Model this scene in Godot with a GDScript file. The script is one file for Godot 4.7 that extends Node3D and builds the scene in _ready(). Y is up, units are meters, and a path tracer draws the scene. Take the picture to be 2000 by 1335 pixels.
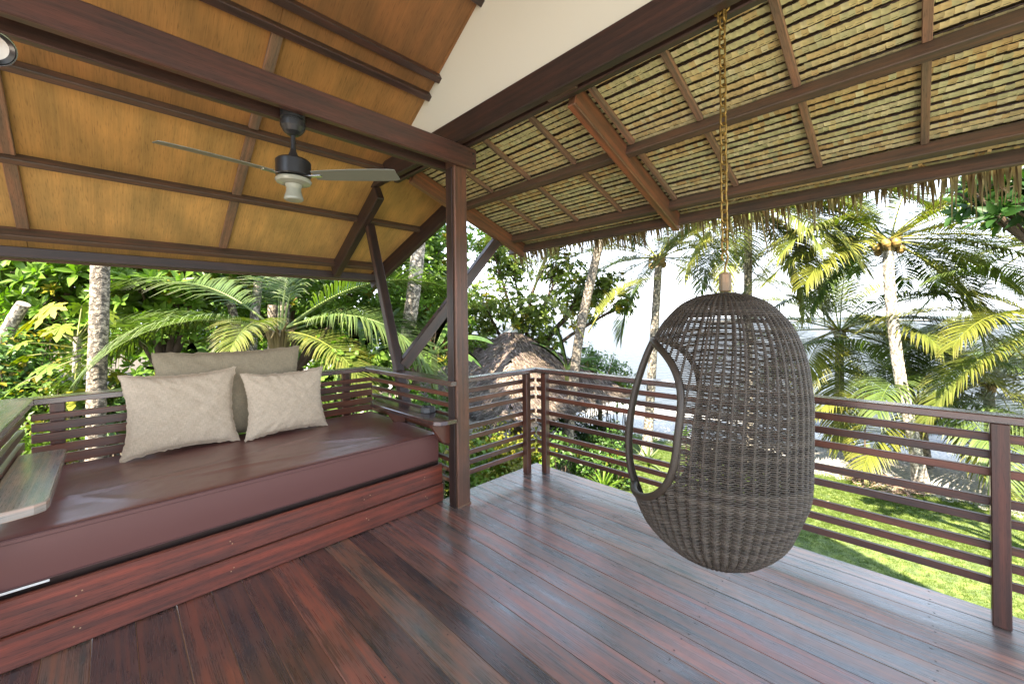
extends Node3D
# A timber veranda above a tropical beach garden: daybed, ceiling fan, hanging wicker chair, thatched awning, palms and sea.

var R := RandomNumberGenerator.new()
var used := {}
var M := {}
var TEX := {}
const ROOF_SLOPE := 0.608
const THATCH_SLOPE := 0.3537


func _ready() -> void:
	R.seed = 20240611
	camera_and_light()
	make_textures()
	make_materials()
	build_ground()
	build_sea()
	build_floor()
	build_frame()
	build_roof()
	build_awning()
	build_railings()
	build_daybed()
	build_shelves()
	build_pillows()
	build_fan()
	build_lamp()
	build_chain()
	build_chair()
	build_ashtray()
	build_hut()
	build_palms()
	build_trees()
	build_shrubs()
	build_garden_bits()


func camera_and_light() -> void:
	var cam := Camera3D.new()
	cam.name = "camera"
	cam.projection = Camera3D.PROJECTION_FRUSTUM
	cam.near = 0.05
	cam.far = 6000.0
	cam.size = 0.05 * 1335.0 / 785.0
	cam.frustum_offset = Vector2(0, -41.5 / 785.0 * 0.05)
	var fwd := Vector3(1, 0, -1).normalized()
	var rt := Vector3(1, 0, 1).normalized()
	var roll := deg_to_rad(-0.7)
	var r2 := rt * cos(roll) + Vector3.UP * sin(roll)
	var u2 := -rt * sin(roll) + Vector3.UP * cos(roll)
	cam.transform = Transform3D(Basis(r2, u2, -fwd), Vector3(0, 1.45, 0))
	add_child(cam)
	cam.current = true
	var we := WorldEnvironment.new()
	we.name = "world_environment"
	var e := Environment.new()
	e.background_mode = Environment.BG_SKY
	var sky := Sky.new()
	var pm := ProceduralSkyMaterial.new()
	pm.sky_top_color = Color(0.74, 0.83, 0.96)
	pm.sky_horizon_color = Color(0.96, 0.975, 1.0)
	pm.sky_curve = 0.22
	pm.sky_energy_multiplier = 0.78
	pm.ground_bottom_color = Color(0.55, 0.6, 0.6)
	pm.ground_horizon_color = Color(0.9, 0.93, 0.95)
	pm.sun_angle_max = 1.0
	sky.sky_material = pm
	e.sky = sky
	e.tonemap_mode = Environment.TONE_MAPPER_LINEAR
	e.tonemap_exposure = 7.8
	e.sdfgi_enabled = true
	e.ssao_enabled = true
	e.ssil_enabled = true
	we.environment = e
	add_child(we)
	var sun := DirectionalLight3D.new()
	sun.name = "sun"
	sun.light_energy = 1.3
	sun.light_color = Color(1.0, 0.95, 0.86)
	sun.light_angular_distance = 0.53
	sun.shadow_enabled = true
	var to_sun := Vector3(-0.63, 0.76, 0.16).normalized()
	sun.transform = Transform3D(Basis.looking_at(-to_sun, Vector3.UP), Vector3(0, 20, 0))
	add_child(sun)


# ---------------------------------------------------------------- helpers

class MB:
	var v := PackedVector3Array()
	var n := PackedVector3Array()
	var u := PackedVector2Array()
	var c := PackedColorArray()
	var i := PackedInt32Array()

	func put(p: Vector3, nn: Vector3, uv := Vector2.ZERO, col := Color.WHITE) -> int:
		v.append(p)
		n.append(nn)
		u.append(uv)
		c.append(col)
		return v.size() - 1

	func tri(a: int, b: int, d: int) -> void:   # counter-clockwise from outside; stored clockwise
		i.append(a)
		i.append(d)
		i.append(b)

	func face(pts: Array, uvs: Array, col := Color.WHITE) -> void:   # flat convex polygon, counter-clockwise from outside
		var nn: Vector3 = (pts[1] - pts[0]).cross(pts[2] - pts[0])
		if nn.length_squared() < 1e-16 and pts.size() > 3:
			nn = (pts[2] - pts[0]).cross(pts[3] - pts[0])
		nn = nn.normalized()
		var s := v.size()
		for k in pts.size():
			put(pts[k], nn, uvs[k] if uvs.size() > k else Vector2.ZERO, col)
		for k in range(1, pts.size() - 1):
			tri(s, s + k, s + k + 1)

	func mesh() -> ArrayMesh:
		var a := []
		a.resize(Mesh.ARRAY_MAX)
		a[Mesh.ARRAY_VERTEX] = v
		a[Mesh.ARRAY_NORMAL] = n
		a[Mesh.ARRAY_TEX_UV] = u
		a[Mesh.ARRAY_COLOR] = c
		a[Mesh.ARRAY_INDEX] = i
		var m := ArrayMesh.new()
		m.add_surface_from_arrays(Mesh.PRIMITIVE_TRIANGLES, a)
		return m

	# a chamfered box; lengths along b.x, b.y, b.z; grain (v) runs along the longest side
	func box(at: Vector3, size: Vector3, b := Basis.IDENTITY, bevel := 0.004, uv0 := Vector2.ZERO, col := Color.WHITE) -> void:
		var h := size / 2.0
		var w := minf(bevel, minf(h.x, minf(h.y, h.z)) * 0.6)
		var long := 0
		if size[1] > size[long]:
			long = 1
		if size[2] > size[long]:
			long = 2
		var corner := func(s: Vector3, axis: int) -> Vector3:
			var p := Vector3(s.x * (h.x - w), s.y * (h.y - w), s.z * (h.z - w))
			p[axis] = s[axis] * h[axis]
			return p
		var uv := func(p: Vector3, axis: int) -> Vector2:
			var other := 0
			for k in 3:
				if k != axis and k != long:
					other = k
			if axis == long:
				var o1 := (axis + 1) % 3
				var o2 := (axis + 2) % 3
				return uv0 + Vector2(p[o1], p[o2] * 0.5)
			return uv0 + Vector2(p[other] + axis * 0.31, p[long])
		for axis in 3:
			var a1 := (axis + 1) % 3
			var a2 := (axis + 2) % 3
			for s in [-1, 1]:
				var ring := []
				for q in [[-1, -1], [1, -1], [1, 1], [-1, 1]]:
					var sv := Vector3.ZERO
					sv[axis] = s
					sv[a1] = q[0]
					sv[a2] = q[1]
					ring.append(sv)
				if s < 0:
					ring.reverse()
				var pts := []
				var uvs := []
				for sv in ring:
					var p: Vector3 = corner.call(sv, axis)
					pts.append(at + b * p)
					uvs.append(uv.call(p, axis))
				face(pts, uvs, col)
		if w < 0.0005:
			return
		for axis in 3:   # edges along this axis
			var a1 := (axis + 1) % 3
			var a2 := (axis + 2) % 3
			for s1 in [-1, 1]:
				for s2 in [-1, 1]:
					var lo := Vector3.ZERO
					lo[axis] = -1
					lo[a1] = s1
					lo[a2] = s2
					var hi := lo
					hi[axis] = 1
					var q := [corner.call(lo, a1), corner.call(hi, a1), corner.call(hi, a2), corner.call(lo, a2)]
					var nn: Vector3 = (q[1] - q[0]).cross(q[2] - q[0])
					var out := Vector3.ZERO
					out[a1] = s1
					out[a2] = s2
					if nn.dot(out) < 0:
						q.reverse()
					var pts := []
					var uvs := []
					for p in q:
						pts.append(at + b * p)
						uvs.append(uv.call(p, a1))
					face(pts, uvs, col)
		for sx in [-1, 1]:
			for sy in [-1, 1]:
				for sz in [-1, 1]:
					var s := Vector3(sx, sy, sz)
					var q := [corner.call(s, 0), corner.call(s, 1), corner.call(s, 2)]
					if (q[1] - q[0]).cross(q[2] - q[0]).dot(s) < 0:
						q.reverse()
					face([at + b * q[0], at + b * q[1], at + b * q[2]], [uv0, uv0, uv0], col)

	# polygon (x, z) extruded from y0 to y1, counter-clockwise seen from above when z points down the page
	func prism(poly: Array, y0: float, y1: float, along_x := false, uv0 := Vector2.ZERO, bevel := 0.003) -> void:
		var k := poly.size()
		var area := 0.0
		for j in k:
			var a: Vector2 = poly[j]
			var b: Vector2 = poly[(j + 1) % k]
			area += a.x * b.y - b.x * a.y
		var p := poly.duplicate()
		if area > 0:
			p.reverse()
		var inset := []
		var mid := Vector2.ZERO
		for q in p:
			mid += q / k
		for j in k:
			var e1: Vector2 = (p[j] - p[(j + k - 1) % k]).normalized()
			var e2: Vector2 = (p[(j + 1) % k] - p[j]).normalized()
			var nn := Vector2(e1.y, -e1.x) + Vector2(e2.y, -e2.x)
			inset.append(p[j] + nn.normalized() * bevel)
		var tri_idx := Geometry2D.triangulate_polygon(PackedVector2Array(inset))
		for side in 2:
			var yy := y1 if side == 0 else y0
			var s := v.size()
			for q in inset:
				var uvq := Vector2(q.y, q.x) if along_x else Vector2(q.x, q.y)
				put(Vector3(q.x, yy, q.y), Vector3.UP if side == 0 else Vector3.DOWN, uv0 + uvq)
			for t in range(0, tri_idx.size(), 3):
				var a := tri_idx[t]
				var b := tri_idx[t + 1]
				var d := tri_idx[t + 2]
				var up: float = (inset[b] - inset[a]).cross(inset[d] - inset[a])
				if (up > 0) == (side == 0):
					tri(s + a, s + d, s + b)
				else:
					tri(s + a, s + b, s + d)
		var run := 0.0
		for j in k:
			var a: Vector2 = p[j]
			var b: Vector2 = p[(j + 1) % k]
			var ia: Vector2 = inset[j]
			var ib: Vector2 = inset[(j + 1) % k]
			var ln := a.distance_to(b)
			var ua := uv0 + Vector2(0, run)
			var ub := uv0 + Vector2(0, run + ln)
			run += ln
			var hh := y1 - y0
			face([V3(a, y0 + bevel), V3(b, y0 + bevel), V3(b, y1 - bevel), V3(a, y1 - bevel)], [ua, ub, ub + Vector2(hh, 0), ua + Vector2(hh, 0)])
			face([V3(a, y1 - bevel), V3(b, y1 - bevel), V3(ib, y1), V3(ia, y1)], [ua, ub, ub, ua])
			face([V3(ia, y0), V3(ib, y0), V3(b, y0 + bevel), V3(a, y0 + bevel)], [ua, ub, ub, ua])

	func V3(q: Vector2, y: float) -> Vector3:
		return Vector3(q.x, y, q.y)

	# a tube through points; radii per point; sides; closed joins its ends; flat squashes along the frame's second axis
	func tube(pts: PackedVector3Array, radii: PackedFloat32Array, sides := 6, closed := false, col := Color.WHITE, uscale := 1.0, caps := true, cols := PackedColorArray()) -> void:
		var k := pts.size()
		if k < 2:
			return
		var s := v.size()
		var t0 := (pts[1] - pts[0]).normalized()
		var side := t0.cross(Vector3.UP)
		if side.length() < 0.05:
			side = t0.cross(Vector3.RIGHT)
		side = side.normalized()
		var run := 0.0
		for j in k:
			var a := pts[(j + k - 1) % k] if closed or j > 0 else pts[j]
			var b := pts[(j + 1) % k] if closed or j < k - 1 else pts[j]
			var t := (b - a).normalized()
			side = (side - t * side.dot(t))
			if side.length() < 1e-4:
				side = t.cross(Vector3(0.3, 0.9, 0.2))
			side = side.normalized()
			var up := side.cross(t)
			if j > 0:
				run += pts[j].distance_to(pts[j - 1])
			var r := radii[j % radii.size()] if radii.size() > 1 else radii[0]
			var cc := cols[j] if cols.size() == k else col
			for q in sides + 1:
				var ang := TAU * q / sides
				var d := side * cos(ang) + up * sin(ang)
				put(pts[j] + d * r, d, Vector2(float(q) / sides * uscale, run), cc)
		var rows := k if closed else k - 1
		for j in rows:
			var j2 := (j + 1) % k
			for q in sides:
				var a := s + j * (sides + 1) + q
				var b := s + j2 * (sides + 1) + q
				tri(a, b, a + 1)
				tri(a + 1, b, b + 1)
		if not closed and caps:
			for e in 2:
				var at := 0 if e == 0 else k - 1
				var nn := (pts[0] - pts[1]).normalized() if e == 0 else (pts[k - 1] - pts[k - 2]).normalized()
				var cc := cols[at] if cols.size() == k else col
				var m := put(pts[at], nn, Vector2.ZERO, cc)
				var base := v.size()
				for q in sides:
					put(v[s + at * (sides + 1) + q], nn, Vector2.ZERO, cc)
				for q in sides:
					if e == 0:
						tri(m, base + q, base + (q + 1) % sides)
					else:
						tri(m, base + (q + 1) % sides, base + q)

	# surface of revolution about +y from (radius, height) pairs
	func lathe(prof: Array, sides := 24, at := Vector3.ZERO, b := Basis.IDENTITY, col := Color.WHITE) -> void:
		for j in prof.size() - 1:
			var p: Vector2 = prof[j]
			var q: Vector2 = prof[j + 1]
			var d := q - p
			var nn2 := Vector2(d.y, -d.x).normalized()
			var s := v.size()
			for k in sides + 1:
				var a := TAU * k / sides
				var dir := Vector3(cos(a), 0, sin(a))
				var nn := (b * (dir * nn2.x + Vector3.UP * nn2.y)).normalized()
				put(at + b * (dir * p.x + Vector3.UP * p.y), nn, Vector2(a, p.y), col)
				put(at + b * (dir * q.x + Vector3.UP * q.y), nn, Vector2(a, q.y), col)
			for k in sides:
				var a := s + k * 2
				tri(a, a + 1, a + 2)
				tri(a + 1, a + 3, a + 2)


func numbered(called: String) -> String:
	var k: int = used.get(called, 0)
	used[called] = k + 1
	return called if k == 0 else "%s_%03d" % [called, k]


func thing(called: String, label: String, category: String, at := Vector3.ZERO, group := "") -> Node3D:
	var o := Node3D.new()
	o.name = numbered(called)
	o.position = at
	o.set_meta("label", label)
	o.set_meta("category", category)
	if group != "":
		o.set_meta("group", group)
	add_child(o)
	return o


func setting(called: String, label := "", mesh: Mesh = null, mat: Material = null) -> Node3D:
	var o: Node3D
	if mesh:
		var mi := MeshInstance3D.new()
		mi.mesh = mesh
		mi.material_override = mat
		o = mi
	else:
		o = Node3D.new()
	o.name = numbered(called)
	o.set_meta("kind", "structure")
	if label != "":
		o.set_meta("label", label)
	add_child(o)
	return o


func part(parent: Node3D, called: String, mesh: Mesh, mat: Material, at := Vector3.ZERO, b := Basis.IDENTITY) -> MeshInstance3D:
	var o := MeshInstance3D.new()
	var key := str(parent.get_instance_id()) + called
	var k: int = used.get(key, 0)
	used[key] = k + 1
	o.name = called if k == 0 else "%s_%03d" % [called, k]
	o.mesh = mesh
	o.material_override = mat
	o.transform = Transform3D(b, at)
	parent.add_child(o, true)
	return o


func one(called: String, label: String, category: String, mesh: Mesh, mat: Material, at := Vector3.ZERO, b := Basis.IDENTITY, group := "") -> MeshInstance3D:
	var o := MeshInstance3D.new()
	o.name = numbered(called)
	o.mesh = mesh
	o.material_override = mat
	o.transform = Transform3D(b, at)
	o.set_meta("label", label)
	o.set_meta("category", category)
	if group != "":
		o.set_meta("group", group)
	add_child(o)
	return o


func multi(parent: Node3D, called: String, mesh: Mesh, mat: Material, places: Array, colors: PackedColorArray) -> MultiMeshInstance3D:
	var mm := MultiMesh.new()
	mm.transform_format = MultiMesh.TRANSFORM_3D
	mm.use_colors = true
	mm.mesh = mesh
	mm.instance_count = places.size()
	for k in places.size():
		mm.set_instance_transform(k, places[k])
		mm.set_instance_color(k, colors[k])
	var o := MultiMeshInstance3D.new()
	o.multimesh = mm
	o.material_override = mat
	o.name = numbered(called) if parent == self else called
	parent.add_child(o, true)
	return o


func V(x: float, y: float, z: float) -> Vector3:
	return Vector3(x, y, z)


func uvr() -> Vector2:
	return Vector2(R.randf() * 3.0, R.randf() * 5.0)


func bx(parent: Node3D, called: String, lo: Vector3, hi: Vector3, mat: Material, bevel := 0.004) -> MeshInstance3D:
	var m := MB.new()
	m.box((hi - lo).abs() * 0.0, (hi - lo).abs(), Basis.IDENTITY, bevel, uvr())
	return part(parent, called, m.mesh(), mat, (lo + hi) / 2.0 - parent.position)


# a straight timber from a to b; w across (horizontal side), h along `up`
func bar(parent: Node3D, called: String, a: Vector3, b: Vector3, w: float, h: float, up: Vector3, mat: Material, bevel := 0.004) -> MeshInstance3D:
	var z := (b - a).normalized()
	var x := up.cross(z).normalized()
	var y := z.cross(x).normalized()
	var m := MB.new()
	m.box(Vector3.ZERO, Vector3(w, h, a.distance_to(b)), Basis.IDENTITY, bevel, uvr())
	return part(parent, called, m.mesh(), mat, (a + b) / 2.0 - parent.position, Basis(x, y, z))


func lin(r: float, g: float, b: float) -> Color:
	return Color(r, g, b).linear_to_srgb()


# ---------------------------------------------------------------- textures

func nz(w: int, h: int, freq: float, sd: int, oct := 3, kind := FastNoiseLite.TYPE_SIMPLEX_SMOOTH) -> Image:
	var f := FastNoiseLite.new()
	f.seed = sd
	f.noise_type = kind
	f.frequency = freq
	f.fractal_octaves = oct
	return f.get_seamless_image(w, h)


func stretched(w: int, h: int, w0: int, h0: int, freq: float, sd: int, oct := 3) -> PackedByteArray:
	var im := nz(w0, h0, freq, sd, oct)
	im.resize(w, h, Image.INTERPOLATE_CUBIC)
	im.convert(Image.FORMAT_L8)
	return im.get_data()


func tex(im: Image) -> ImageTexture:
	im.generate_mipmaps()
	return ImageTexture.create_from_image(im)


func rgb_image(w: int, h: int, data: PackedByteArray) -> Image:
	return Image.create_from_data(w, h, false, Image.FORMAT_RGB8, data)


func b8(x: float) -> int:
	return clampi(int(x * 255.0), 0, 255)


func wood_images(w: int, h: int, sd: int, fiber: float, band: float, blotch: float, hue: float, pores: float, base := 0.78) -> Array:
	var f := stretched(w, h, w, 24, 0.16, sd, 3)
	var bd := stretched(w, h, w, 10, 0.022, sd + 1, 3)
	var bl := stretched(w, h, 128, 128, 0.03, sd + 2, 4)
	var po := stretched(w, h, w, 96, 0.3, sd + 3, 1)
	var out := PackedByteArray()
	var ro := PackedByteArray()
	out.resize(w * h * 3)
	ro.resize(w * h)
	for k in w * h:
		var a := f[k] / 255.0 - 0.5
		var b := bd[k] / 255.0 - 0.5
		var c := bl[k] / 255.0 - 0.5
		var val := base + fiber * a + band * b + blotch * c
		if po[k] > 178:
			val -= pores * (po[k] - 178) / 60.0
		var hu := hue * (b * 0.8 + c)
		out[k * 3] = b8(val * (1.0 + hu))
		out[k * 3 + 1] = b8(val * (1.0 - hu * 0.1))
		out[k * 3 + 2] = b8(val * (1.0 - hu * 0.6))
		ro[k] = b8(0.5 + 0.35 * a + 0.45 * c)
	var rim := Image.create_from_data(w, h, false, Image.FORMAT_L8, ro)
	return [tex(rgb_image(w, h, out)), tex(rim)]


func make_textures() -> void:
	var a := wood_images(512, 1024, 11, 0.15, 0.13, 0.20, 0.30, 0.24, 0.83)
	TEX.deck = a[0]
	TEX.deck_rough = a[1]
	a = wood_images(512, 1024, 31, 0.16, 0.16, 0.14, 0.15, 0.25, 0.82)
	TEX.wood = a[0]
	TEX.wood_rough = a[1]
	a = wood_images(512, 1024, 57, 0.11, 0.05, 0.17, 0.04, 0.14, 0.84)
	TEX.ply = a[0]
	# weave of the linen
	var w := 256
	var im := PackedByteArray()
	im.resize(w * w * 3)
	var bump := PackedByteArray()
	bump.resize(w * w)
	var fx := stretched(w, w, w, 20, 0.3, 71, 2)
	var fy := stretched(w, w, 20, w, 0.3, 72, 2)
	for y in w:
		for x in w:
			var k := y * w + x
			var thr := sin(x * TAU / 4.0) * 0.5 if (x / 4 + y / 4) % 2 == 0 else sin(y * TAU / 4.0) * 0.5
			var s := (fx[k] + fy[k]) / 510.0 - 0.5
			var val := 0.88 + 0.32 * s
			im[k * 3] = b8(val)
			im[k * 3 + 1] = b8(val * 0.99)
			im[k * 3 + 2] = b8(val * 0.97)
			bump[k] = b8(0.5 + 0.5 * s)
	TEX.linen = tex(rgb_image(w, w, im))
	TEX.linen_bump = tex(Image.create_from_data(w, w, false, Image.FORMAT_L8, bump))
	# bark of the palms: rings and blotches (u round the trunk, v up it in metres)
	w = 256
	var h := 512
	im = PackedByteArray()
	im.resize(w * h * 3)
	bump = PackedByteArray()
	bump.resize(w * h)
	var bl := stretched(w, h, 128, 256, 0.035, 81, 4)
	var fine := stretched(w, h, 128, 512, 0.12, 82, 3)
	var wob := stretched(w, h, 64, 64, 0.05, 83, 2)
	for y in h:
		for x in w:
			var k := y * w + x
			var ph := fmod(y + (wob[k] - 128) * 0.12 + 1000.0, 32.0) / 32.0
			var ring := 1.0 - smoothstep(0.0, 0.16, ph) * (1.0 - smoothstep(0.92, 1.0, ph))
			var c := bl[k] / 255.0
			var g := 0.80 + 0.4 * (fine[k] / 255.0 - 0.5) - 0.36 * ring
			g *= lerpf(0.66, 1.10, smoothstep(0.34, 0.62, c))
			im[k * 3] = b8(g)
			im[k * 3 + 1] = b8(g * 0.965)
			im[k * 3 + 2] = b8(g * 0.91)
			bump[k] = b8(0.75 - 0.5 * ring + 0.5 * (fine[k] / 255.0 - 0.5))
	TEX.bark = tex(rgb_image(w, h, im))
	TEX.bark_bump = tex(Image.create_from_data(w, h, false, Image.FORMAT_L8, bump))
	# mottles for lawn, sand, leather
	TEX.mottle = mottle(512, 91, 0.02, 0.25)
	TEX.soft = mottle(512, 97, 0.02, 0.04)
	TEX.grain = mottle(512, 92, 0.12, 0.35)
	TEX.sand = mottle(512, 93, 0.05, 0.30)
	TEX.leather_bump = tex(to_l8(nz(512, 512, 0.16, 94, 3, FastNoiseLite.TYPE_CELLULAR)))
	TEX.fine_bump = tex(to_l8(nz(512, 512, 0.08, 95, 4)))
	var nt := nz(512, 512, 0.012, 96, 5)
	TEX.wave = tex(to_l8(nt))


func to_l8(im: Image) -> Image:
	im.convert(Image.FORMAT_L8)
	return im


func mottle(w: int, sd: int, freq: float, depth: float) -> ImageTexture:
	var a := stretched(w, w, w, w, freq, sd, 4)
	var b := stretched(w, w, w, w, freq * 4.0, sd + 7, 3)
	var im := PackedByteArray()
	im.resize(w * w * 3)
	for k in w * w:
		var val := 0.82 + depth * (a[k] / 255.0 - 0.5) * 1.4 + depth * 0.7 * (b[k] / 255.0 - 0.5)
		im[k * 3] = b8(val * (1.0 + 0.12 * (a[k] / 255.0 - 0.5)))
		im[k * 3 + 1] = b8(val)
		im[k * 3 + 2] = b8(val * (1.0 - 0.2 * (a[k] / 255.0 - 0.5)))
	return tex(rgb_image(w, w, im))


# ---------------------------------------------------------------- materials

func mat(col: Color, rough := 0.6, t: Texture2D = null, scale := Vector3.ONE) -> StandardMaterial3D:
	var m := StandardMaterial3D.new()
	m.albedo_color = col
	m.roughness = rough
	if t:
		m.albedo_texture = t
		m.uv1_scale = scale
	return m


func bumped(m: StandardMaterial3D, t: Texture2D, cm: float) -> StandardMaterial3D:
	m.heightmap_enabled = true
	m.heightmap_texture = t
	m.heightmap_scale = cm
	return m


func wood(r: float, g: float, b: float, rough := 0.42, t := "wood", cm := 0.04) -> StandardMaterial3D:
	var m := mat(lin(r, g, b), rough, TEX[t], Vector3(2.2, 0.55, 1))
	return bumped(m, TEX.wood_rough, cm)


func leafy(trans: Color, rough := 0.42) -> StandardMaterial3D:
	var m := StandardMaterial3D.new()
	m.albedo_color = Color.WHITE
	m.vertex_color_use_as_albedo = true
	m.roughness = rough
	m.metallic_specular = 0.4
	m.backlight_enabled = true
	m.backlight = trans
	m.cull_mode = BaseMaterial3D.CULL_DISABLED
	return m


func gloss(m: StandardMaterial3D, spec: float, coat: float, rough: float) -> void:
	m.metallic_specular = spec
	m.clearcoat_enabled = true
	m.clearcoat = coat
	m.clearcoat_roughness = rough


func make_materials() -> void:
	M.beam = wood(0.118, 0.050, 0.035)
	M.beam2 = wood(0.085, 0.044, 0.033)
	M.dark = wood(0.062, 0.034, 0.026, 0.45)
	M.rafter = wood(0.28, 0.12, 0.06, 0.4)
	M.purlin = wood(0.15, 0.088, 0.056, 0.5)
	M.batten = wood(0.34, 0.20, 0.12, 0.6)
	M.post = wood(0.19, 0.095, 0.058, 0.4)
	M.rail = wood(0.18, 0.066, 0.038, 0.30)
	M.rail2 = wood(0.13, 0.052, 0.034, 0.30)
	M.rail3 = wood(0.20, 0.075, 0.042, 0.32)
	M.cap = wood(0.12, 0.055, 0.04, 0.24)
	M.bed = wood(0.27, 0.078, 0.05, 0.36)
	M.shelf = wood(0.10, 0.038, 0.030, 0.18)
	gloss(M.cap, 0.7, 0.7, 0.22)
	gloss(M.shelf, 0.7, 0.8, 0.16)
	gloss(M.rail, 0.5, 0.15, 0.3)
	gloss(M.rail2, 0.5, 0.15, 0.3)
	gloss(M.rail3, 0.5, 0.15, 0.3)
	gloss(M.beam, 0.5, 0.22, 0.34)
	gloss(M.beam2, 0.5, 0.22, 0.34)
	M.deck = []
	for light in 3:   # planks in three steps; floor sheen put into the paler, weathered ones
		for q in [[0.28, 0.12, 0.083], [0.185, 0.098, 0.075], [0.38, 0.15, 0.10], [0.155, 0.095, 0.08], [0.32, 0.19, 0.125], [0.35, 0.14, 0.108], [0.21, 0.145, 0.122]]:
			var w: float = [0.0, 0.18, 0.42][light]
			var m := mat(lin(lerpf(q[0], 0.56, w), lerpf(q[1], 0.42, w), lerpf(q[2], 0.36, w)), 0.62, TEX.deck, Vector3(2.4, 0.5, 1))
			m.roughness_texture = TEX.deck_rough
			bumped(m, TEX.deck_rough, 0.05)
			gloss(m, 0.7, 0.9, 0.26)
			M.deck.append(m)
	M.ply = []
	for q in [[0.68, 0.405, 0.13], [0.61, 0.35, 0.105], [0.72, 0.44, 0.145], [0.46, 0.235, 0.07], [0.42, 0.205, 0.058], [0.49, 0.25, 0.078], [0.34, 0.165, 0.055], [0.30, 0.14, 0.046], [0.37, 0.18, 0.06]]:  # later rows darker: fading light up the slope put into the colour
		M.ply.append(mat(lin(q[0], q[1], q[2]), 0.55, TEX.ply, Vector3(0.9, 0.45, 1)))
	M.panel = bumped(mat(lin(0.72, 0.70, 0.585), 0.7), TEX.fine_bump, 0.006)
	M.filler = mat(lin(0.42, 0.27, 0.15), 0.8)
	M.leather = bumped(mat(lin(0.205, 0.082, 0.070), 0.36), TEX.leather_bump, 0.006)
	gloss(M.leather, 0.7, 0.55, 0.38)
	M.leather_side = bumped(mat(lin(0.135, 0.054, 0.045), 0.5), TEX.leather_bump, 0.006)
	M.piping = mat(lin(0.09, 0.034, 0.03), 0.4)
	M.linen = bumped(mat(lin(0.76, 0.64, 0.49), 0.9, TEX.linen, Vector3(5, 5, 1)), TEX.linen_bump, 0.008)
	M.linen2 = bumped(mat(lin(0.42, 0.36, 0.25), 0.9, TEX.linen, Vector3(4, 4, 1)), TEX.linen_bump, 0.008)
	M.black = mat(lin(0.02, 0.021, 0.022), 0.32)
	M.steel = mat(lin(0.45, 0.45, 0.44), 0.25)
	M.steel.metallic = 0.9
	M.bladegrey = mat(lin(0.17, 0.18, 0.145), 0.42)
	M.hubgrey = mat(lin(0.30, 0.31, 0.25), 0.2)
	M.white = mat(lin(0.75, 0.75, 0.72), 0.35)
	M.reflector = mat(lin(0.86, 0.86, 0.84), 0.16)
	M.reflector.metallic = 0.9
	M.brass = mat(lin(0.42, 0.27, 0.07), 0.38, TEX.grain, Vector3(3, 3, 1))
	M.brass.metallic = 0.75
	M.rattan = mat(lin(1, 1, 1), 0.5)
	M.rattan.vertex_color_use_as_albedo = true
	M.cane = bumped(mat(lin(0.075, 0.058, 0.042), 0.42, TEX.grain, Vector3(2, 6, 1)), TEX.fine_bump, 0.05)
	M.block = mat(lin(0.34, 0.24, 0.13), 0.45, TEX.wood, Vector3(3, 1, 1))
	M.slate = mat(lin(0.12, 0.125, 0.13), 0.55, TEX.grain)
	M.thatch = mat(Color.WHITE, 0.75)
	M.thatch.vertex_color_use_as_albedo = true
	M.thatch.backlight_enabled = true
	M.thatch.backlight = Color(0.45, 0.42, 0.3)
	M.fringe = mat(Color.WHITE, 0.75)
	M.fringe.vertex_color_use_as_albedo = true
	M.fringe.backlight_enabled = true
	M.fringe.backlight = Color(0.97, 0.92, 0.78)
	M.dry = mat(Color.WHITE, 0.85)
	M.dry.vertex_color_use_as_albedo = true
	M.cover = mat(lin(0.10, 0.075, 0.045), 0.9)
	M.frond = leafy(Color(0.74, 0.82, 0.36), 0.4)
	M.leaf = leafy(Color(0.78, 0.88, 0.36), 0.36)
	M.bark = bumped(mat(lin(0.46, 0.41, 0.36), 0.85, TEX.bark, Vector3(1, 1, 1)), TEX.bark_bump, 1.2)
	M.bark_pale = bumped(mat(lin(0.66, 0.62, 0.58), 0.85, TEX.bark, Vector3(1, 0.8, 1)), TEX.bark_bump, 1.0)
	M.twig = bumped(mat(lin(0.16, 0.11, 0.075), 0.9, TEX.grain, Vector3(2, 2, 1)), TEX.fine_bump, 0.6)
	M.lawn = mat(lin(0.165, 0.22, 0.055), 0.9, TEX.mottle, Vector3(0.35, 0.35, 1))
	bumped(M.lawn, TEX.grain, 2.0)
	M.sand = bumped(mat(lin(0.60, 0.565, 0.51), 0.9, TEX.sand, Vector3(0.3, 0.3, 1)), TEX.fine_bump, 2.0)
	M.soil = bumped(mat(lin(0.13, 0.10, 0.065), 0.95, TEX.sand, Vector3(0.4, 0.4, 1)), TEX.fine_bump, 3.0)
	M.sea = mat(lin(0.044, 0.053, 0.059), 0.3)
	M.sea.metallic_specular = 0.12
	bumped(M.sea, TEX.wave, 9.0)
	M.sea.uv1_scale = Vector3(0.12, 0.12, 1)
	M.bark_white = bumped(mat(lin(0.82, 0.79, 0.76), 0.85, TEX.bark, Vector3(1, 0.6, 1)), TEX.bark_bump, 0.8)
	M.papaya = []
	for q in [[0.17, 0.22, 0.025], [0.24, 0.24, 0.02], [0.12, 0.19, 0.03]]:
		var m := leafy(Color(0.7, 0.75, 0.2), 0.4)
		m.albedo_color = lin(q[0], q[1], q[2])
		M.papaya.append(m)
	M.paling = [wood(0.36, 0.31, 0.25, 0.8), wood(0.28, 0.24, 0.19, 0.8), wood(0.44, 0.39, 0.32, 0.8)]
	M.teal = mat(lin(0.03, 0.36, 0.33), 0.5)
	M.rock = bumped(mat(lin(0.26, 0.25, 0.235), 0.9, TEX.sand), TEX.fine_bump, 2.0)
	M.fallen = mat(lin(0.50, 0.38, 0.20), 0.8)
	M.fallen.vertex_color_use_as_albedo = true
	M.shelf_skylit = wood(0.70, 0.60, 0.50, 0.22)  # paler copy: stronger sky light at the left end put into the colour
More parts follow.
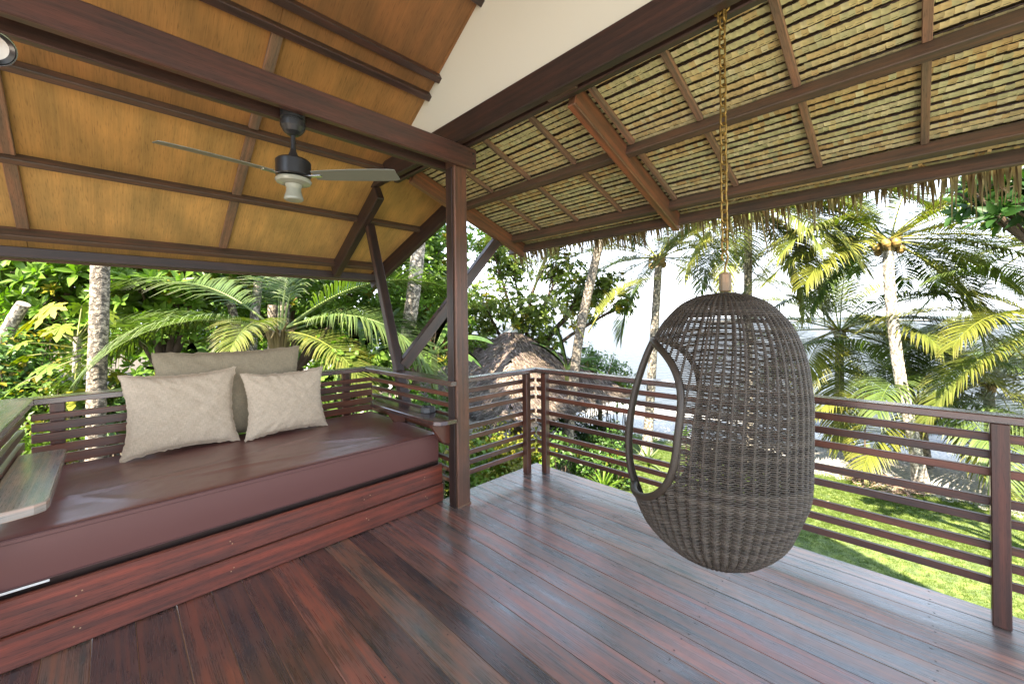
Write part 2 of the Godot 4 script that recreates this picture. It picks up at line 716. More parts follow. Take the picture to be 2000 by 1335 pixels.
	gloss(M.shelf_skylit, 0.6, 0.4, 0.16)
	M.fascia = wood(0.19, 0.115, 0.07, 0.55)
	M.paving = bumped(mat(lin(0.60, 0.57, 0.50), 0.8, TEX.sand, Vector3(0.5, 0.5, 1)), TEX.fine_bump, 0.3)


# ---------------------------------------------------------------- ground and sea

func ground_y(x: float, z: float) -> float:
	var y := -3.0
	y += 2.3 * smoothstep(-6.0, -14.0, z) * smoothstep(6.5, 1.0, x)      # the garden rises behind the daybed
	y -= 0.95 * smoothstep(15.5, 23.0, x)                               # the beach falls to the water
	y -= 1.2 * smoothstep(23.0, 34.0, x)
	return y


func sheet(x0: float, x1: float, z0: float, z1: float, step: float, lift: float, uvs := 1.0, wob := 0.0) -> ArrayMesh:
	var m := MB.new()
	var nx := int((x1 - x0) / step) + 1
	var nzz := int((z1 - z0) / step) + 1
	var f := FastNoiseLite.new()
	f.seed = 5
	f.frequency = 0.35
	for j in nzz + 1:
		for k in nx + 1:
			var x := x0 + (x1 - x0) * k / nx
			var z := z0 + (z1 - z0) * j / nzz
			var e := 0.05
			var hx := (ground_y(x + e, z) - ground_y(x - e, z)) / (2 * e)
			var hz := (ground_y(x, z + e) - ground_y(x, z - e)) / (2 * e)
			var px := x
			if wob > 0.0 and k == nx:
				px += f.get_noise_2d(z * 3.0, 7.0) * wob
			m.put(Vector3(px, ground_y(px, z) + lift + f.get_noise_2d(x, z) * 0.03, z), Vector3(-hx, 1, -hz).normalized(), Vector2(px, z) * uvs)
	for j in nzz:
		for k in nx:
			var a := j * (nx + 1) + k
			m.tri(a, a + nx + 1, a + 1)
			m.tri(a + 1, a + nx + 1, a + nx + 2)
	return m.mesh()


func build_ground() -> void:
	setting("ground", "sandy earth under the garden and beach", sheet(-60, 60, -90, 90, 1.5, -0.03), M.soil)
	setting("beach", "pale sand of the beach beyond the lawn", sheet(13.0, 44, -60, 60, 0.6, 0.02), M.sand)
	setting("lawn", "bright green lawn beside the veranda", sheet(4.5, 13.9, -9.0, 30, 0.45, 0.035, 1.0, 0.8), M.lawn)
	var gc := []
	var gcol := PackedColorArray()
	var rg := RandomNumberGenerator.new()
	rg.seed = 78
	for k in 9000:
		var x := rg.randf_range(2.2, 10.5)
		var z := rg.randf_range(-10.0, -3.2)
		if x > 6.2 and z > -4.6 - (x - 6.2) * 0.25:
			continue
		gc.append(Transform3D(Basis(Vector3.UP, rg.randf() * TAU).scaled(Vector3.ONE * rg.randf_range(0.8, 1.7)), Vector3(x, ground_y(x, z) + rg.randf_range(0.02, 0.3), z)))
		var gg := rg.randf_range(0.6, 1.4)
		gcol.append(Color(0.09 * gg, 0.16 * gg, 0.03 * gg) if rg.randf() < 0.75 else Color(0.20 * gg, 0.21 * gg, 0.03 * gg))
	var go := multi(self, "ground_cover", spray_mesh(1, 0), M.leaf, gc, gcol)
	go.set_meta("kind", "stuff")
	go.set_meta("label", "low leafy ground cover between the veranda and the hut")
	go.set_meta("category", "ground cover")
	# grass blades
	var t := MB.new()
	var r2 := RandomNumberGenerator.new()
	r2.seed = 77
	for k in 9:
		var a := r2.randf() * TAU
		var p := Vector3(r2.randf_range(-0.04, 0.04), 0, r2.randf_range(-0.04, 0.04))
		var d := Vector3(cos(a), 0, sin(a))
		var h := r2.randf_range(0.018, 0.04)
		var w := d.cross(Vector3.UP) * 0.004
		var s := t.v.size()
		var nn := (Vector3.UP + d * 0.4).normalized()
		var q := r2.randf_range(0.8, 1.15)
		t.put(p - w, nn, Vector2.ZERO, Color(q, q, q))
		t.put(p + w, nn, Vector2.ZERO, Color(q, q, q))
		t.put(p + d * 0.02 + Vector3.UP * h, nn, Vector2.ZERO, Color(q, q, q))
		t.tri(s, s + 1, s + 2)
	var places := []
	var cols := PackedColorArray()
	for k in 60000:
		var x := r2.randf_range(6.5, 13.9)
		var z := r2.randf_range(-8.5, 5.0)
		if r2.randf() < 0.15:
			x = 13.7 + r2.randfn() * 0.35
		places.append(Transform3D(Basis(Vector3.UP, r2.randf() * TAU).scaled(Vector3.ONE * r2.randf_range(0.8, 1.6)), Vector3(x, ground_y(x, z) + 0.03, z)))
		var g := r2.randf_range(0.7, 1.25)
		cols.append(Color(0.17 * g, 0.23 * g, 0.055 * g))
	var o := multi(self, "grass", t.mesh(), M.leaf, places, cols)
	o.set_meta("kind", "stuff")
	o.set_meta("label", "short grass blades of the lawn beyond the railing")
	o.set_meta("category", "grass")


func build_sea() -> void:
	var m := MB.new()
	m.face([V(15, -3.95, 5000), V(5000, -3.95, 5000), V(5000, -3.95, -5000), V(15, -3.95, -5000)], [Vector2(15, 5000), Vector2(5000, 5000), Vector2(5000, -5000), Vector2(15, -5000)])
	setting("sea", "calm pale sea reaching to the horizon", m.mesh(), M.sea)
	m = MB.new()
	var pts := []
	for k in 40:
		var a := k / 40.0 * TAU
		var rr := 1.0 + 0.12 * sin(a * 3.0) + 0.08 * sin(a * 7.0 + 1.0)
		pts.append(V(620 + cos(a) * 60 * rr, -3.2, -60 - sin(a) * 190 * rr))
	m.face(pts, [])
	setting("sandbank", "low sandbank far out at sea", m.mesh(), M.sand)


# ---------------------------------------------------------------- floor

func build_floor() -> void:
	var fl := setting("deck_floor", "veranda floor of long reddish brown planks")
	var xs := [-2.6, -2.45, -2.3, -2.15, -1.99, -1.84, -1.69, -1.53, -1.38, -1.22, -1.07, -0.92, -0.77, -0.62, -0.46, -0.38, -0.225, -0.074, 0.075, 0.228, 0.373, 0.512, 0.658, 0.81, 0.967, 1.12, 1.258, 1.406, 1.555, 1.704, 1.845, 1.985, 2.125, 2.27, 2.41, 2.55, 2.69, 2.81, 2.935, 3.065]
	var tone := [0, 1, 2, 3, 1, 4, 0, 5, 2, 3, 6, 1, 0, 4, 2, 1, 4, 3, 1, 0, 3, 1, 2, 1, 4, 3, 0, 5, 1, 2, 6, 5, 1, 4, 6, 2, 3, 6, 4, 6]
	var sm := MB.new()
	sm.lathe([Vector2(0.0042, -0.001), Vector2(0.0040, 0.0004), Vector2(0.0, 0.0006)], 8)
	var screw := sm.mesh()
	for k in xs.size() - 1:
		var x0: float = xs[k]
		var x1: float = xs[k + 1]
		var z0 := -2.735 if x0 > 1.84 else -2.78
		var gap := 0.0013
		var wide := x1 - x0 - gap * 2
		var m := MB.new()
		m.box(Vector3.ZERO, Vector3(wide, 0.026, 1.48 - z0), Basis.IDENTITY, 0.0014, Vector2(k * 0.37, k * 1.93))
		var dy := R.randf_range(-0.0012, 0.0012)
		var fb := part(fl, "floor_board", m.mesh(), M.deck[tone[k] + (14 if x0 > 2.1 else (7 if x0 > 1.2 else 0))], V((x0 + x1) / 2, -0.0135 + dy, (z0 + 1.48) / 2), Basis(Vector3.UP, R.randf_range(-0.0004, 0.0004)))
		if x0 > -0.3:
			for zs in [-2.35, -1.55, -0.75, 0.05]:
				for sd in [-0.3, 0.3]:
					part(fb, "screw", screw, M.dark, V(wide * sd + R.randf_range(-0.006, 0.006), 0.0132, zs - (z0 + 1.48) / 2 + R.randf_range(-0.012, 0.012)))
	var m := MB.new()
	m.box(Vector3.ZERO, Vector3(5.58, 0.02, 4.18), Basis.IDENTITY, 0.0)
	part(fl, "seam_filler", m.mesh(), M.filler, V(0.22, -0.0135, -0.64))
	bx(fl, "edge_beam", V(3.0, -0.24, -2.70), V(3.05, -0.032, 1.45), M.dark)
	bx(fl, "edge_beam", V(1.9, -0.24, -2.72), V(3.0, -0.032, -2.67), M.dark)
	var added_terrace := setting("added_terrace", "added pale stone paving behind the view, bouncing light under the roof")  # unseen paving, added to bounce sunlight up under the roof
	bx(added_terrace, "added_terrace_base", V(-9.0, -3.3, 1.49), V(3.0, -0.145, 11.5), M.paving)
	for i in 12:
		for j in 10:
			bx(added_terrace, "paving_slab", V(-9.0 + i * 1.0, -0.14, 1.50 + j * 1.0), V(-8.006 + i * 1.0, -0.03, 2.494 + j * 1.0), M.paving, 0.006)
	for x in [0.4, 1.9, 2.9]:
		bx(fl, "floor_post", V(x - 0.08, -3.2, -2.62), V(x + 0.08, -0.24, -2.46), M.dark)
		bx(fl, "floor_post", V(x - 0.08, -3.2, 1.2), V(x + 0.08, -0.04, 1.36), M.dark)


# ---------------------------------------------------------------- posts, beams, braces

func build_frame() -> void:
	var t := thing("corner_post", "thick square brown timber post between daybed and balcony railing", "post")
	bx(t, "shaft", V(1.90, 0, -2.636), V(2.022, 2.82, -2.514), M.post, 0.006)
	bx(t, "fillet", V(1.889, 0.0, -2.612), V(1.8995, 2.655, -2.538), M.dark, 0.002)
	bx(t, "skirting", V(1.893, 0, -2.5135), V(2.024, 0.012, -2.505), M.batten, 0.002)

	t = thing("fan_beam", "double dark timber beam that carries the ceiling fan", "beam")
	bx(t, "support_post", V(-3.98, -3.2, -2.636), V(-3.85, 2.82, -2.515), M.post, 0.006)
	bx(t, "front_board", V(-4.0, 2.66, -2.513), V(2.084, 2.82, -2.462), M.beam, 0.006)
	bx(t, "rear_board", V(-4.0, 2.66, -2.690), V(2.03, 2.82, -2.637), M.beam2, 0.006)
	for y in [2.70, 2.775]:
		var m := MB.new()
		m.lathe([Vector2(0.009, 0), Vector2(0.009, 0.006), Vector2(0, 0.007)], 10, Vector3.ZERO, Basis(Vector3.RIGHT, PI / 2))
		part(t, "bolt", m.mesh(), M.black, V(2.05, y, -2.463))

	t = thing("main_beam", "double black-brown timber beam under the white gable panel", "beam")
	bx(t, "inner_board", V(1.885, 2.822, -3.90), V(1.948, 3.01, 3.2), M.dark, 0.006)
	bx(t, "outer_board", V(1.980, 2.822, -3.60), V(2.03, 3.01, 3.2), M.dark, 0.006)
	bx(t, "spacer", V(1.9485, 2.826, -1.62), V(1.9795, 2.99, -1.40), M.beam)

	t = thing("forked_brace", "leaning timber strut that forks up to both roofs behind the post", "brace")
	bar(t, "strut", V(1.98, 0.1, -3.20), V(1.98, 2.50, -4.13), 0.07, 0.085, Vector3.RIGHT, M.dark)
	bar(t, "arm", V(2.03, 1.02, -3.56), V(3.20, 2.38, -3.44), 0.07, 0.11, V(-0.7, 0.7, 0), M.beam2)


# ---------------------------------------------------------------- main roof with plywood lining

func roof_y(z: float) -> float:
	return 2.971 + ROOF_SLOPE * (z + 3.661)


func verge_x(z: float) -> float:
	return 2.83 + (z + 3.88) * 0.266


func build_roof() -> void:
	var t := thing("main_roof", "pitched roof lined with honey plywood above the daybed", "roof")
	var nrm := V(0, 1, -ROOF_SLOPE).normalized()
	var slope := V(0, ROOF_SLOPE, 1).normalized()
	# plywood sheets between battens and purlins
	var bat := [-4.55, -4.13, -2.91, -1.69, -0.47, 0.80, 1.93, 9.0]
	var zz := [-5.13, -4.92, -4.27, -3.66, -2.94, -2.81, -2.25, -1.4, -0.3]
	for k in bat.size() - 1:
		for j in zz.size() - 1:
			var z0: float = zz[j]
			var z1: float = zz[j + 1]
			var x0: float = bat[k] + 0.0015
			var x1: float = bat[k + 1] - 0.0015
			var m := MB.new()
			var uv := uvr()
			var xa := minf(x1, verge_x(z0) + 0.02)
			var xb := minf(x1, verge_x(z1) + 0.02)
			var p := [V(x0, roof_y(z0), z0), V(xa, roof_y(z0), z0), V(xb, roof_y(z1), z1), V(x0, roof_y(z1), z1)]
			var up := nrm * 0.012
			var uvs := []
			for q in p:
				uvs.append(uv + Vector2(q.x, q.z))
			m.face(p, uvs)
			m.face([p[3] + up, p[2] + up, p[1] + up, p[0] + up], uvs)
			for e in 4:
				var a: Vector3 = p[e]
				var b: Vector3 = p[(e + 1) % 4]
				m.face([b, a, a + up, b + up], uvs)
			part(t, "plywood_panel", m.mesh(), M.ply[(k * 3 + j * 2) % 3 + (6 if z1 > -2.9 else (3 if z1 > -3.6 else 0))])  # darker sheets towards the ridge paint in the light falloff
	# battens running up the slope, cut between the purlins
	var pz := [-4.90, -4.27, -3.66, -2.945, -2.795, -2.25, -1.4, -0.4]
	for x in [-4.13, -2.91, -1.69, -0.47, 0.80]:
		for j in pz.size() - 1:
			if j == 3:
				continue
			var z0: float = pz[j] + 0.028
			var z1: float = pz[j + 1] - 0.028
			bar(t, "batten", V(x, roof_y(z0), z0) - nrm * 0.019, V(x, roof_y(z1), z1) - nrm * 0.019, 0.068, 0.036, nrm, M.batten)
	for z in [-4.27, -3.66, -2.945, -2.795, -2.25, -1.4]:
		var mt: Material = M.beam2 if z > -3.0 else M.purlin
		var y := roof_y(z)
		bar(t, "purlin", V(-4.5, y, z) - nrm * 0.033, V(verge_x(z) - 0.05, y, z) - nrm * 0.033, 0.052, 0.064, nrm, mt)
	bar(t, "eave_purlin", V(-4.5, roof_y(-4.92), -4.92) - nrm * 0.045, V(verge_x(-4.92) - 0.05, roof_y(-4.92), -4.92) - nrm * 0.045, 0.06, 0.088, nrm, M.purlin)
	bx(t, "fascia_board", V(-4.5, 1.985, -5.155), V(2.62, 2.15, -5.115), M.fascia)
	bx(t, "wall_plate", V(-4.5, 1.995, -5.03), V(2.5, 2.08, -4.975), M.dark)
	# rafters
	var za := -3.86
	var zb := -5.0
	bar(t, "rafter", V(1.93, roof_y(zb), zb) - nrm * 0.105, V(1.93, roof_y(za), za) - nrm * 0.105, 0.075, 0.165, nrm, M.dark)
	var vz := -5.16
	bar(t, "verge_rafter", V(verge_x(vz) - 0.02, roof_y(vz), vz) - nrm * 0.09, V(verge_x(-0.3) - 0.02, roof_y(-0.3), -0.3) - nrm * 0.09, 0.06, 0.2, nrm, M.dark)
	# covering above the lining and the unseen far slope, sized for the light below
	var m := MB.new()
	var yr := roof_y(-0.3) + 0.09
	for side in 2:
		var z1 := -5.2 if side == 0 else 2.4
		var y1 := roof_y(-5.2) + 0.09 if side == 0 else yr - ROOF_SLOPE * (z1 + 0.3)
		var p := [V(-4.6, y1, z1), V(verge_x(-5.2 if side == 0 else -1.5) + 0.02, y1, z1), V(verge_x(-0.3) + 0.02, yr, -0.3), V(-4.6, yr, -0.3)]
		var q := []
		for a in p:
			q.append(a + V(0, 0.09, 0))
		if side == 1:
			p.reverse()
			q.reverse()
		m.face(p, [])
		m.face([q[3], q[2], q[1], q[0]], [])
		for e in 4:
			m.face([p[(e + 1) % 4], p[e], q[e], q[(e + 1) % 4]], [])
	part(t, "roof_covering", m.mesh(), M.cover)
	# white gable panel above the main beam
	m = MB.new()
	var g := [V(1.955, 2.86, -3.845), V(1.955, 2.86, 2.35), V(1.955, roof_y(-0.3) - ROOF_SLOPE * 2.65, 2.35), V(1.955, roof_y(-0.3), -0.3)]
	var g2 := []
	for a in g:
		g2.append(a + V(0.02, 0, 0))
	m.face([g[0], g[1], g[2], g[3]], [Vector2(-3.8, 2.8), Vector2(1.2, 2.8), Vector2(1.2, 4), Vector2(-0.3, 5)])
	m.face([g2[3], g2[2], g2[1], g2[0]], [Vector2(-0.3, 5), Vector2(1.2, 4), Vector2(1.2, 2.8), Vector2(-3.8, 2.8)])
	one("gable_panel", "large plain off-white triangular panel above the dark beam", "wall panel", m.mesh(), M.panel)


# ---------------------------------------------------------------- thatched awning

func thatch_y(x: float, off := 0.0) -> float:
	return 2.795 - THATCH_SLOPE * (x - 2.016) + off


func leaflet(sd: int, wide: float, tone: Color) -> ArrayMesh:   # folded palm leaflet hooked over its lath; x across, z down the slope, y up
	var r := RandomNumberGenerator.new()
	r.seed = sd
	var m := MB.new()
	var prof := [Vector2(-0.003, -0.001), Vector2(0.001, -0.006), Vector2(0.009, -0.008), Vector2(0.024, -0.004), Vector2(0.037, 0.002), Vector2(0.043, 0.014), Vector2(0.046, 0.034)]
	var cols := 3
	var bow := r.randf_range(0.001, 0.0035)
	var skew := r.randf_range(-0.05, 0.05)
	for j in prof.size():
		for k in cols:
			var f := float(k) / (cols - 1) - 0.5
			var p := Vector3(f * wide + skew * prof[j].x, prof[j].y + bow * (1.0 - 4.0 * f * f) * -1.0 + r.randf_range(-0.0008, 0.0008), prof[j].x + r.randf_range(-0.001, 0.001))
			var g := r.randf_range(0.86, 1.1) * (0.92 if k == 1 else 1.0)
			m.put(p, Vector3(-f * 0.5, -1, 0.15).normalized(), Vector2(f, prof[j].x), Color(tone.r * g, tone.g * g, tone.b * g))
	for j in prof.size() - 1:
		for k in cols - 1:
			var a := j * cols + k
			m.tri(a, a + 1, a + cols)
			m.tri(a + 1, a + cols + 1, a + cols)
	if sd % 2 == 0:   # the stitch of dark fibre
		var dk := Color(0.05, 0.03, 0.015)
		var y := -0.0095
		m.face([V(-wide * 0.3, y, 0.017), V(wide * 0.34, y, 0.0185), V(wide * 0.34, y, 0.0205), V(-wide * 0.3, y, 0.019)], [], dk)
	return m.mesh()


func eave_leaf(sd: int, tone: Color) -> ArrayMesh:   # hanging dry leaf tip, 1 m long before scaling; x outwards
	var r := RandomNumberGenerator.new()
	r.seed = sd
	var m := MB.new()
	var p := Vector3.ZERO
	var ang := -0.35
	var seg := 6
	var tw := r.randf_range(-0.6, 0.6)
	for j in seg + 1:
		var f := float(j) / seg
		var w := 0.040 * (1.0 - pow(f, 1.6)) + 0.002
		var th := tw * f
		var side := V(sin(th) * 0.7, 0, cos(th))
		var dir := V(cos(ang), sin(ang), 0)
		var nn := side.cross(dir).normalized()
		var g := lerpf(1.9, 0.38, smoothstep(0.2, 0.55, f)) * r.randf_range(0.9, 1.1)  # pale upper part paints in sunlight shining through; tips are brown
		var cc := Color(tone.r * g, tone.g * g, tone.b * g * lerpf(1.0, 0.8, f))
		m.put(p - side * w * 0.5, nn, Vector2.ZERO, cc)
		m.put(p + nn * w * 0.28, nn, Vector2.ZERO, cc)
		m.put(p + side * w * 0.5, nn, Vector2.ZERO, cc)
		p += dir / seg
		ang = lerpf(ang, -1.5, 0.38) + r.randf_range(-0.08, 0.08)
	for j in seg:
		for k in 2:
			var a := j * 3 + k
			m.tri(a, a + 1, a + 3)
			m.tri(a + 1, a + 4, a + 3)
	return m.mesh()


func build_awning() -> void:
	var t := thing("thatched_awning", "thatched palm-leaf awning sloping out over the balcony", "awning")
	var nrm := V(THATCH_SLOPE, 1, 0).normalized()
	var down := V(1, -THATCH_SLOPE, 0).normalized()
	for z in [-3.4, -1.5, 0.72, 2.6]:
		var x0 := 2.04
		var x1 := 3.60
		bar(t, "rafter", V(x0, thatch_y(x0), z) + nrm * 0.078, V(x1, thatch_y(x1), z) + nrm * 0.078, 0.062, 0.156, nrm, M.rafter, 0.005)
	for q in [[2.655, 0.112, 0.058, 0.075], [3.375, 0.112, 0.06, 0.08], [3.57, 0.09, 0.03, 0.10]]:
		var called := "fascia_strip" if q[2] < 0.04 else "purlin"
		bar(t, called, V(q[0], thatch_y(q[0]), -3.62) + nrm * q[1], V(q[0], thatch_y(q[0]), 2.9) + nrm * q[1], q[2], q[3], nrm, M.purlin)
	for z in [-3.43, -2.93, -2.43, -1.93, -1.42, -0.95, -0.44, 0.055, 0.56, 1.1]:
		for s in [[2.05, 2.622], [2.692, 3.34]]:
			bar(t, "batten", V(s[0], thatch_y(s[0]), z) + nrm * 0.148, V(s[1], thatch_y(s[1]), z) + nrm * 0.148, 0.036, 0.034, nrm, M.batten, 0.003)
	# courses of folded leaflets
	var tones := [Color(0.70, 0.60, 0.29), Color(0.63, 0.59, 0.30), Color(0.68, 0.53, 0.24), Color(0.74, 0.67, 0.38), Color(0.60, 0.58, 0.31), Color(0.62, 0.44, 0.19)]
	var meshes := []
	for k in 18:
		meshes.append(leaflet(500 + k, 0.031, tones[k % 6]))
	var plain := []
	for k in 4:
		plain.append(leaflet(540 + k, 0.031, Color(1, 1, 1)))
	var spots := []
	var bz := Basis(V(0, 0, -1), nrm, down)   # leaflet x along -z, y up the normal, z down the slope
	var pitch := 0.0525
	var s0 := 0.02
	var rows := 33
	var eye := V(0, 1.45, 0)
	for r in rows:
		var sl := s0 + r * pitch
		var z := -3.66 + R.randf_range(0, 0.02)
		var course_tone := R.randi_range(0, 5)
		var wave := R.randf() * TAU
		while z < 1.9:
			var wd := R.randf_range(0.9, 1.12)
			z += 0.029 * wd
			var sag := 0.006 * sin(z * 2.3 + wave) + R.randf_range(-0.0015, 0.0015)
			var at := V(2.02, thatch_y(2.02), z) + down * (sl + sag) + nrm * (0.170 + R.randf_range(-0.0015, 0.0015))
			var tone := course_tone if R.randf() < 0.6 else R.randi_range(0, 4)
			spots.append([at, tone, wd, at.distance_to(eye) + (100.0 if z > 0.32 else 0.0)])
	var order := range(spots.size())
	order.sort_custom(func(a, b): return spots[a][3] < spots[b][3])
	var pl := [[], [], [], []]
	var pc := [PackedColorArray(), PackedColorArray(), PackedColorArray(), PackedColorArray()]
	for k in order.size():
		var s: Array = spots[order[k]]
		var b := bz.rotated(nrm, R.randf_range(-0.06, 0.06)) * Basis.from_scale(V(s[2], 1, 1))
		if k < 300:
			part(t, "thatch_leaf", meshes[s[1] + 6 * R.randi_range(0, 2)], M.thatch, s[0], b)
		else:
			var q := k % 4
			var g := R.randf_range(0.85, 1.15)
			pl[q].append(Transform3D(b, s[0]))
			var tc: Color = tones[s[1]]
			pc[q].append(Color(tc.r * g, tc.g * g, tc.b * g))
	for q in 4:
		var o := multi(t, "thatch_courses", plain[q], M.thatch, pl[q], pc[q])
		o.set_meta("kind", "stuff")
	# laths that carry the leaflets
	var m := MB.new()
	for r in rows:
		var c := V(2.02, thatch_y(2.02), 0) + down * (s0 + r * pitch) + nrm * 0.172
		m.tube(PackedVector3Array([c + V(0, 0, -3.64), c + V(0, 0, 1.95)]), PackedFloat32Array([0.0042]), 5)
	var la := part(t, "laths", m.mesh(), M.dark)
	la.set_meta("kind", "stuff")
	# cover
	m = MB.new()
	m.box(Vector3.ZERO, V(1.80, 0.08, 5.75), Basis.IDENTITY, 0.01)
	var cc := V(2.02 + 0.9 * down.x, thatch_y(2.02) + 0.9 * down.y, -0.79) + nrm * 0.268
	part(t, "thatch_cover", m.mesh(), M.cover, cc, Basis(down, nrm, down.cross(nrm)))
	# hanging leaf tips along the eave
	var tips := []
	var et := [Color(0.50, 0.41, 0.22), Color(0.42, 0.34, 0.17), Color(0.34, 0.23, 0.11), Color(0.50, 0.43, 0.24), Color(0.25, 0.17, 0.085)]
	for k in 15:
		tips.append(eave_leaf(700 + k, et[k % 5]))
	var white := []
	for k in 3:
		white.append(eave_leaf(730 + k, Color(1, 1, 1)))
	var ends := []
	var zt := -3.70
	while zt < 2.2:
		zt += R.randf_range(0.003, 0.0085)
		var x := 3.60 + R.randf_range(-0.05, 0.06)
		var ln := R.randf_range(0.16, 0.31) * (1.0 + 0.22 * sin(zt * 5.0))
		if R.randf() < 0.12:
			ln *= R.randf_range(1.2, 1.7)
		ends.append([V(x, thatch_y(x), zt) + nrm * R.randf_range(0.150, 0.23), ln])
	var eo := range(ends.size())
	eo.sort_custom(func(a, b): return ends[a][0].distance_to(eye) + (100.0 if ends[a][0].z > 0.5 else 0.0) < ends[b][0].distance_to(eye) + (100.0 if ends[b][0].z > 0.5 else 0.0))
	var wl := [[], [], []]
	var wc := [PackedColorArray(), PackedColorArray(), PackedColorArray()]
	for k in eo.size():
		var e: Array = ends[eo[k]]
		var b := Basis(Vector3.UP, R.randf_range(-0.45, 0.35)) * Basis(Vector3.BACK, R.randf_range(-0.2, 0.15)) * Basis.from_scale(V(e[1], e[1], R.randf_range(0.32, 0.62)))
		if k < 290:
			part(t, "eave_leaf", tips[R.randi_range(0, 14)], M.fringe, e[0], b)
		else:
			var q := k % 3
			wl[q].append(Transform3D(b, e[0]))
			var tc: Color = et[R.randi_range(0, 4)]
			wc[q].append(tc)
	for q in 3:
		if wl[q].size():
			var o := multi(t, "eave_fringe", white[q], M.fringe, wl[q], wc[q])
			o.set_meta("kind", "stuff")


# ---------------------------------------------------------------- railings

const SLATS := [[0.848, 0.887], [0.764, 0.803], [0.682, 0.720], [0.542, 0.581], [0.453, 0.490], [0.328, 0.365], [0.246, 0.283], [0.162, 0.198]]


func build_railings() -> void:
	var rm := [M.rail, M.rail2, M.rail3]
	var t := thing("balcony_railing", "long dark slatted railing facing the lawn and sea", "railing")
	bx(t, "top_rail", V(2.885, 0.947, -2.672), V(2.985, 0.986, 2.6), M.cap, 0.005)
	for z in [-2.495, 0.278, 2.4]:
		bx(t, "post", V(2.9, 0, z - 0.03), V(2.957, 0.9465, z + 0.03), M.rail2, 0.004)
	for k in SLATS.size():
		bx(t, "slat", V(2.958, SLATS[k][0], -2.63), V(2.986, SLATS[k][1], 2.6), rm[k % 3], 0.003)
	t = thing("side_railing", "short dark slatted railing between thick post and balcony corner", "railing")
	bx(t, "top_rail", V(2.024, 0.947, -2.672), V(2.884, 0.986, -2.575), M.cap, 0.005)
	bx(t, "post", V(2.772, 0, -2.648), V(2.83, 0.9465, -2.59), M.rail2, 0.004)
	for k in SLATS.size():
		bx(t, "slat", V(2.024, SLATS[k][0], -2.677), V(2.957, SLATS[k][1], -2.649), rm[(k + 1) % 3], 0.003)
	t = thing("daybed_back_railing", "slatted railing along the back of the daybed", "railing")
	var m := MB.new()
	m.prism([Vector2(-0.345, -3.925), Vector2(1.82, -3.925), Vector2(1.99, -4.075), Vector2(-0.50, -4.075)], 0.952, 0.992, true, uvr(), 0.004)
	part(t, "top_rail", m.mesh(), M.cap)
	for x in [-0.25, 0.71, 1.65]:
		bx(t, "post", V(x - 0.034, 0.0, -4.02), V(x + 0.034, 0.9515, -3.975), M.rail2)
	var bs := [[0.851, 0.890, 0], [0.778, 0.832, 0], [0.708, 0.764, 0], [0.628, 0.684, 1], [0.556, 0.616, 1], [0.42, 0.48, 0], [0.30, 0.36, 0]]
	for k in bs.size():
		var z: float = -3.97
		bx(t, "slat", V(-0.36, bs[k][0], z), V(1.90, bs[k][1], z + 0.026), rm[k % 3] if bs[k][2] == 0 else M.rail3, 0.003)
	t = thing("daybed_end_railing", "slatted railing at the far right end of the daybed", "railing")
	m = MB.new()
	m.prism([Vector2(1.822, -3.924), Vector2(1.836, -2.502), Vector2(1.888, -2.502), Vector2(1.888, -2.637), Vector2(1.985, -2.637), Vector2(1.991, -4.074)], 0.950, 0.990, false, uvr(), 0.004)
	part(t, "top_rail", m.mesh(), M.cap)
	for k in SLATS.size():
		bx(t, "slat", V(1.915, SLATS[k][0] - 0.004, -4.0), V(1.943, SLATS[k][1] - 0.008, -2.638), rm[(k + 2) % 3], 0.003)
	t = thing("daybed_left_railing", "slatted railing at the near left end of the daybed", "railing")
	m = MB.new()
	m.prism([Vector2(-0.346, -3.924), Vector2(-0.346, -2.5), Vector2(-0.50, -2.5), Vector2(-0.50, -4.074)], 0.952, 0.992, false, uvr(), 0.004)
	part(t, "top_rail", m.mesh(), M.shelf_skylit)  # pale tone paints in sky light from the left
	for k in SLATS.size():
		bx(t, "slat", V(-0.42, SLATS[k][0] - 0.004, -4.0), V(-0.39, SLATS[k][1] - 0.004, -2.5), rm[k % 3], 0.003)


# ---------------------------------------------------------------- daybed

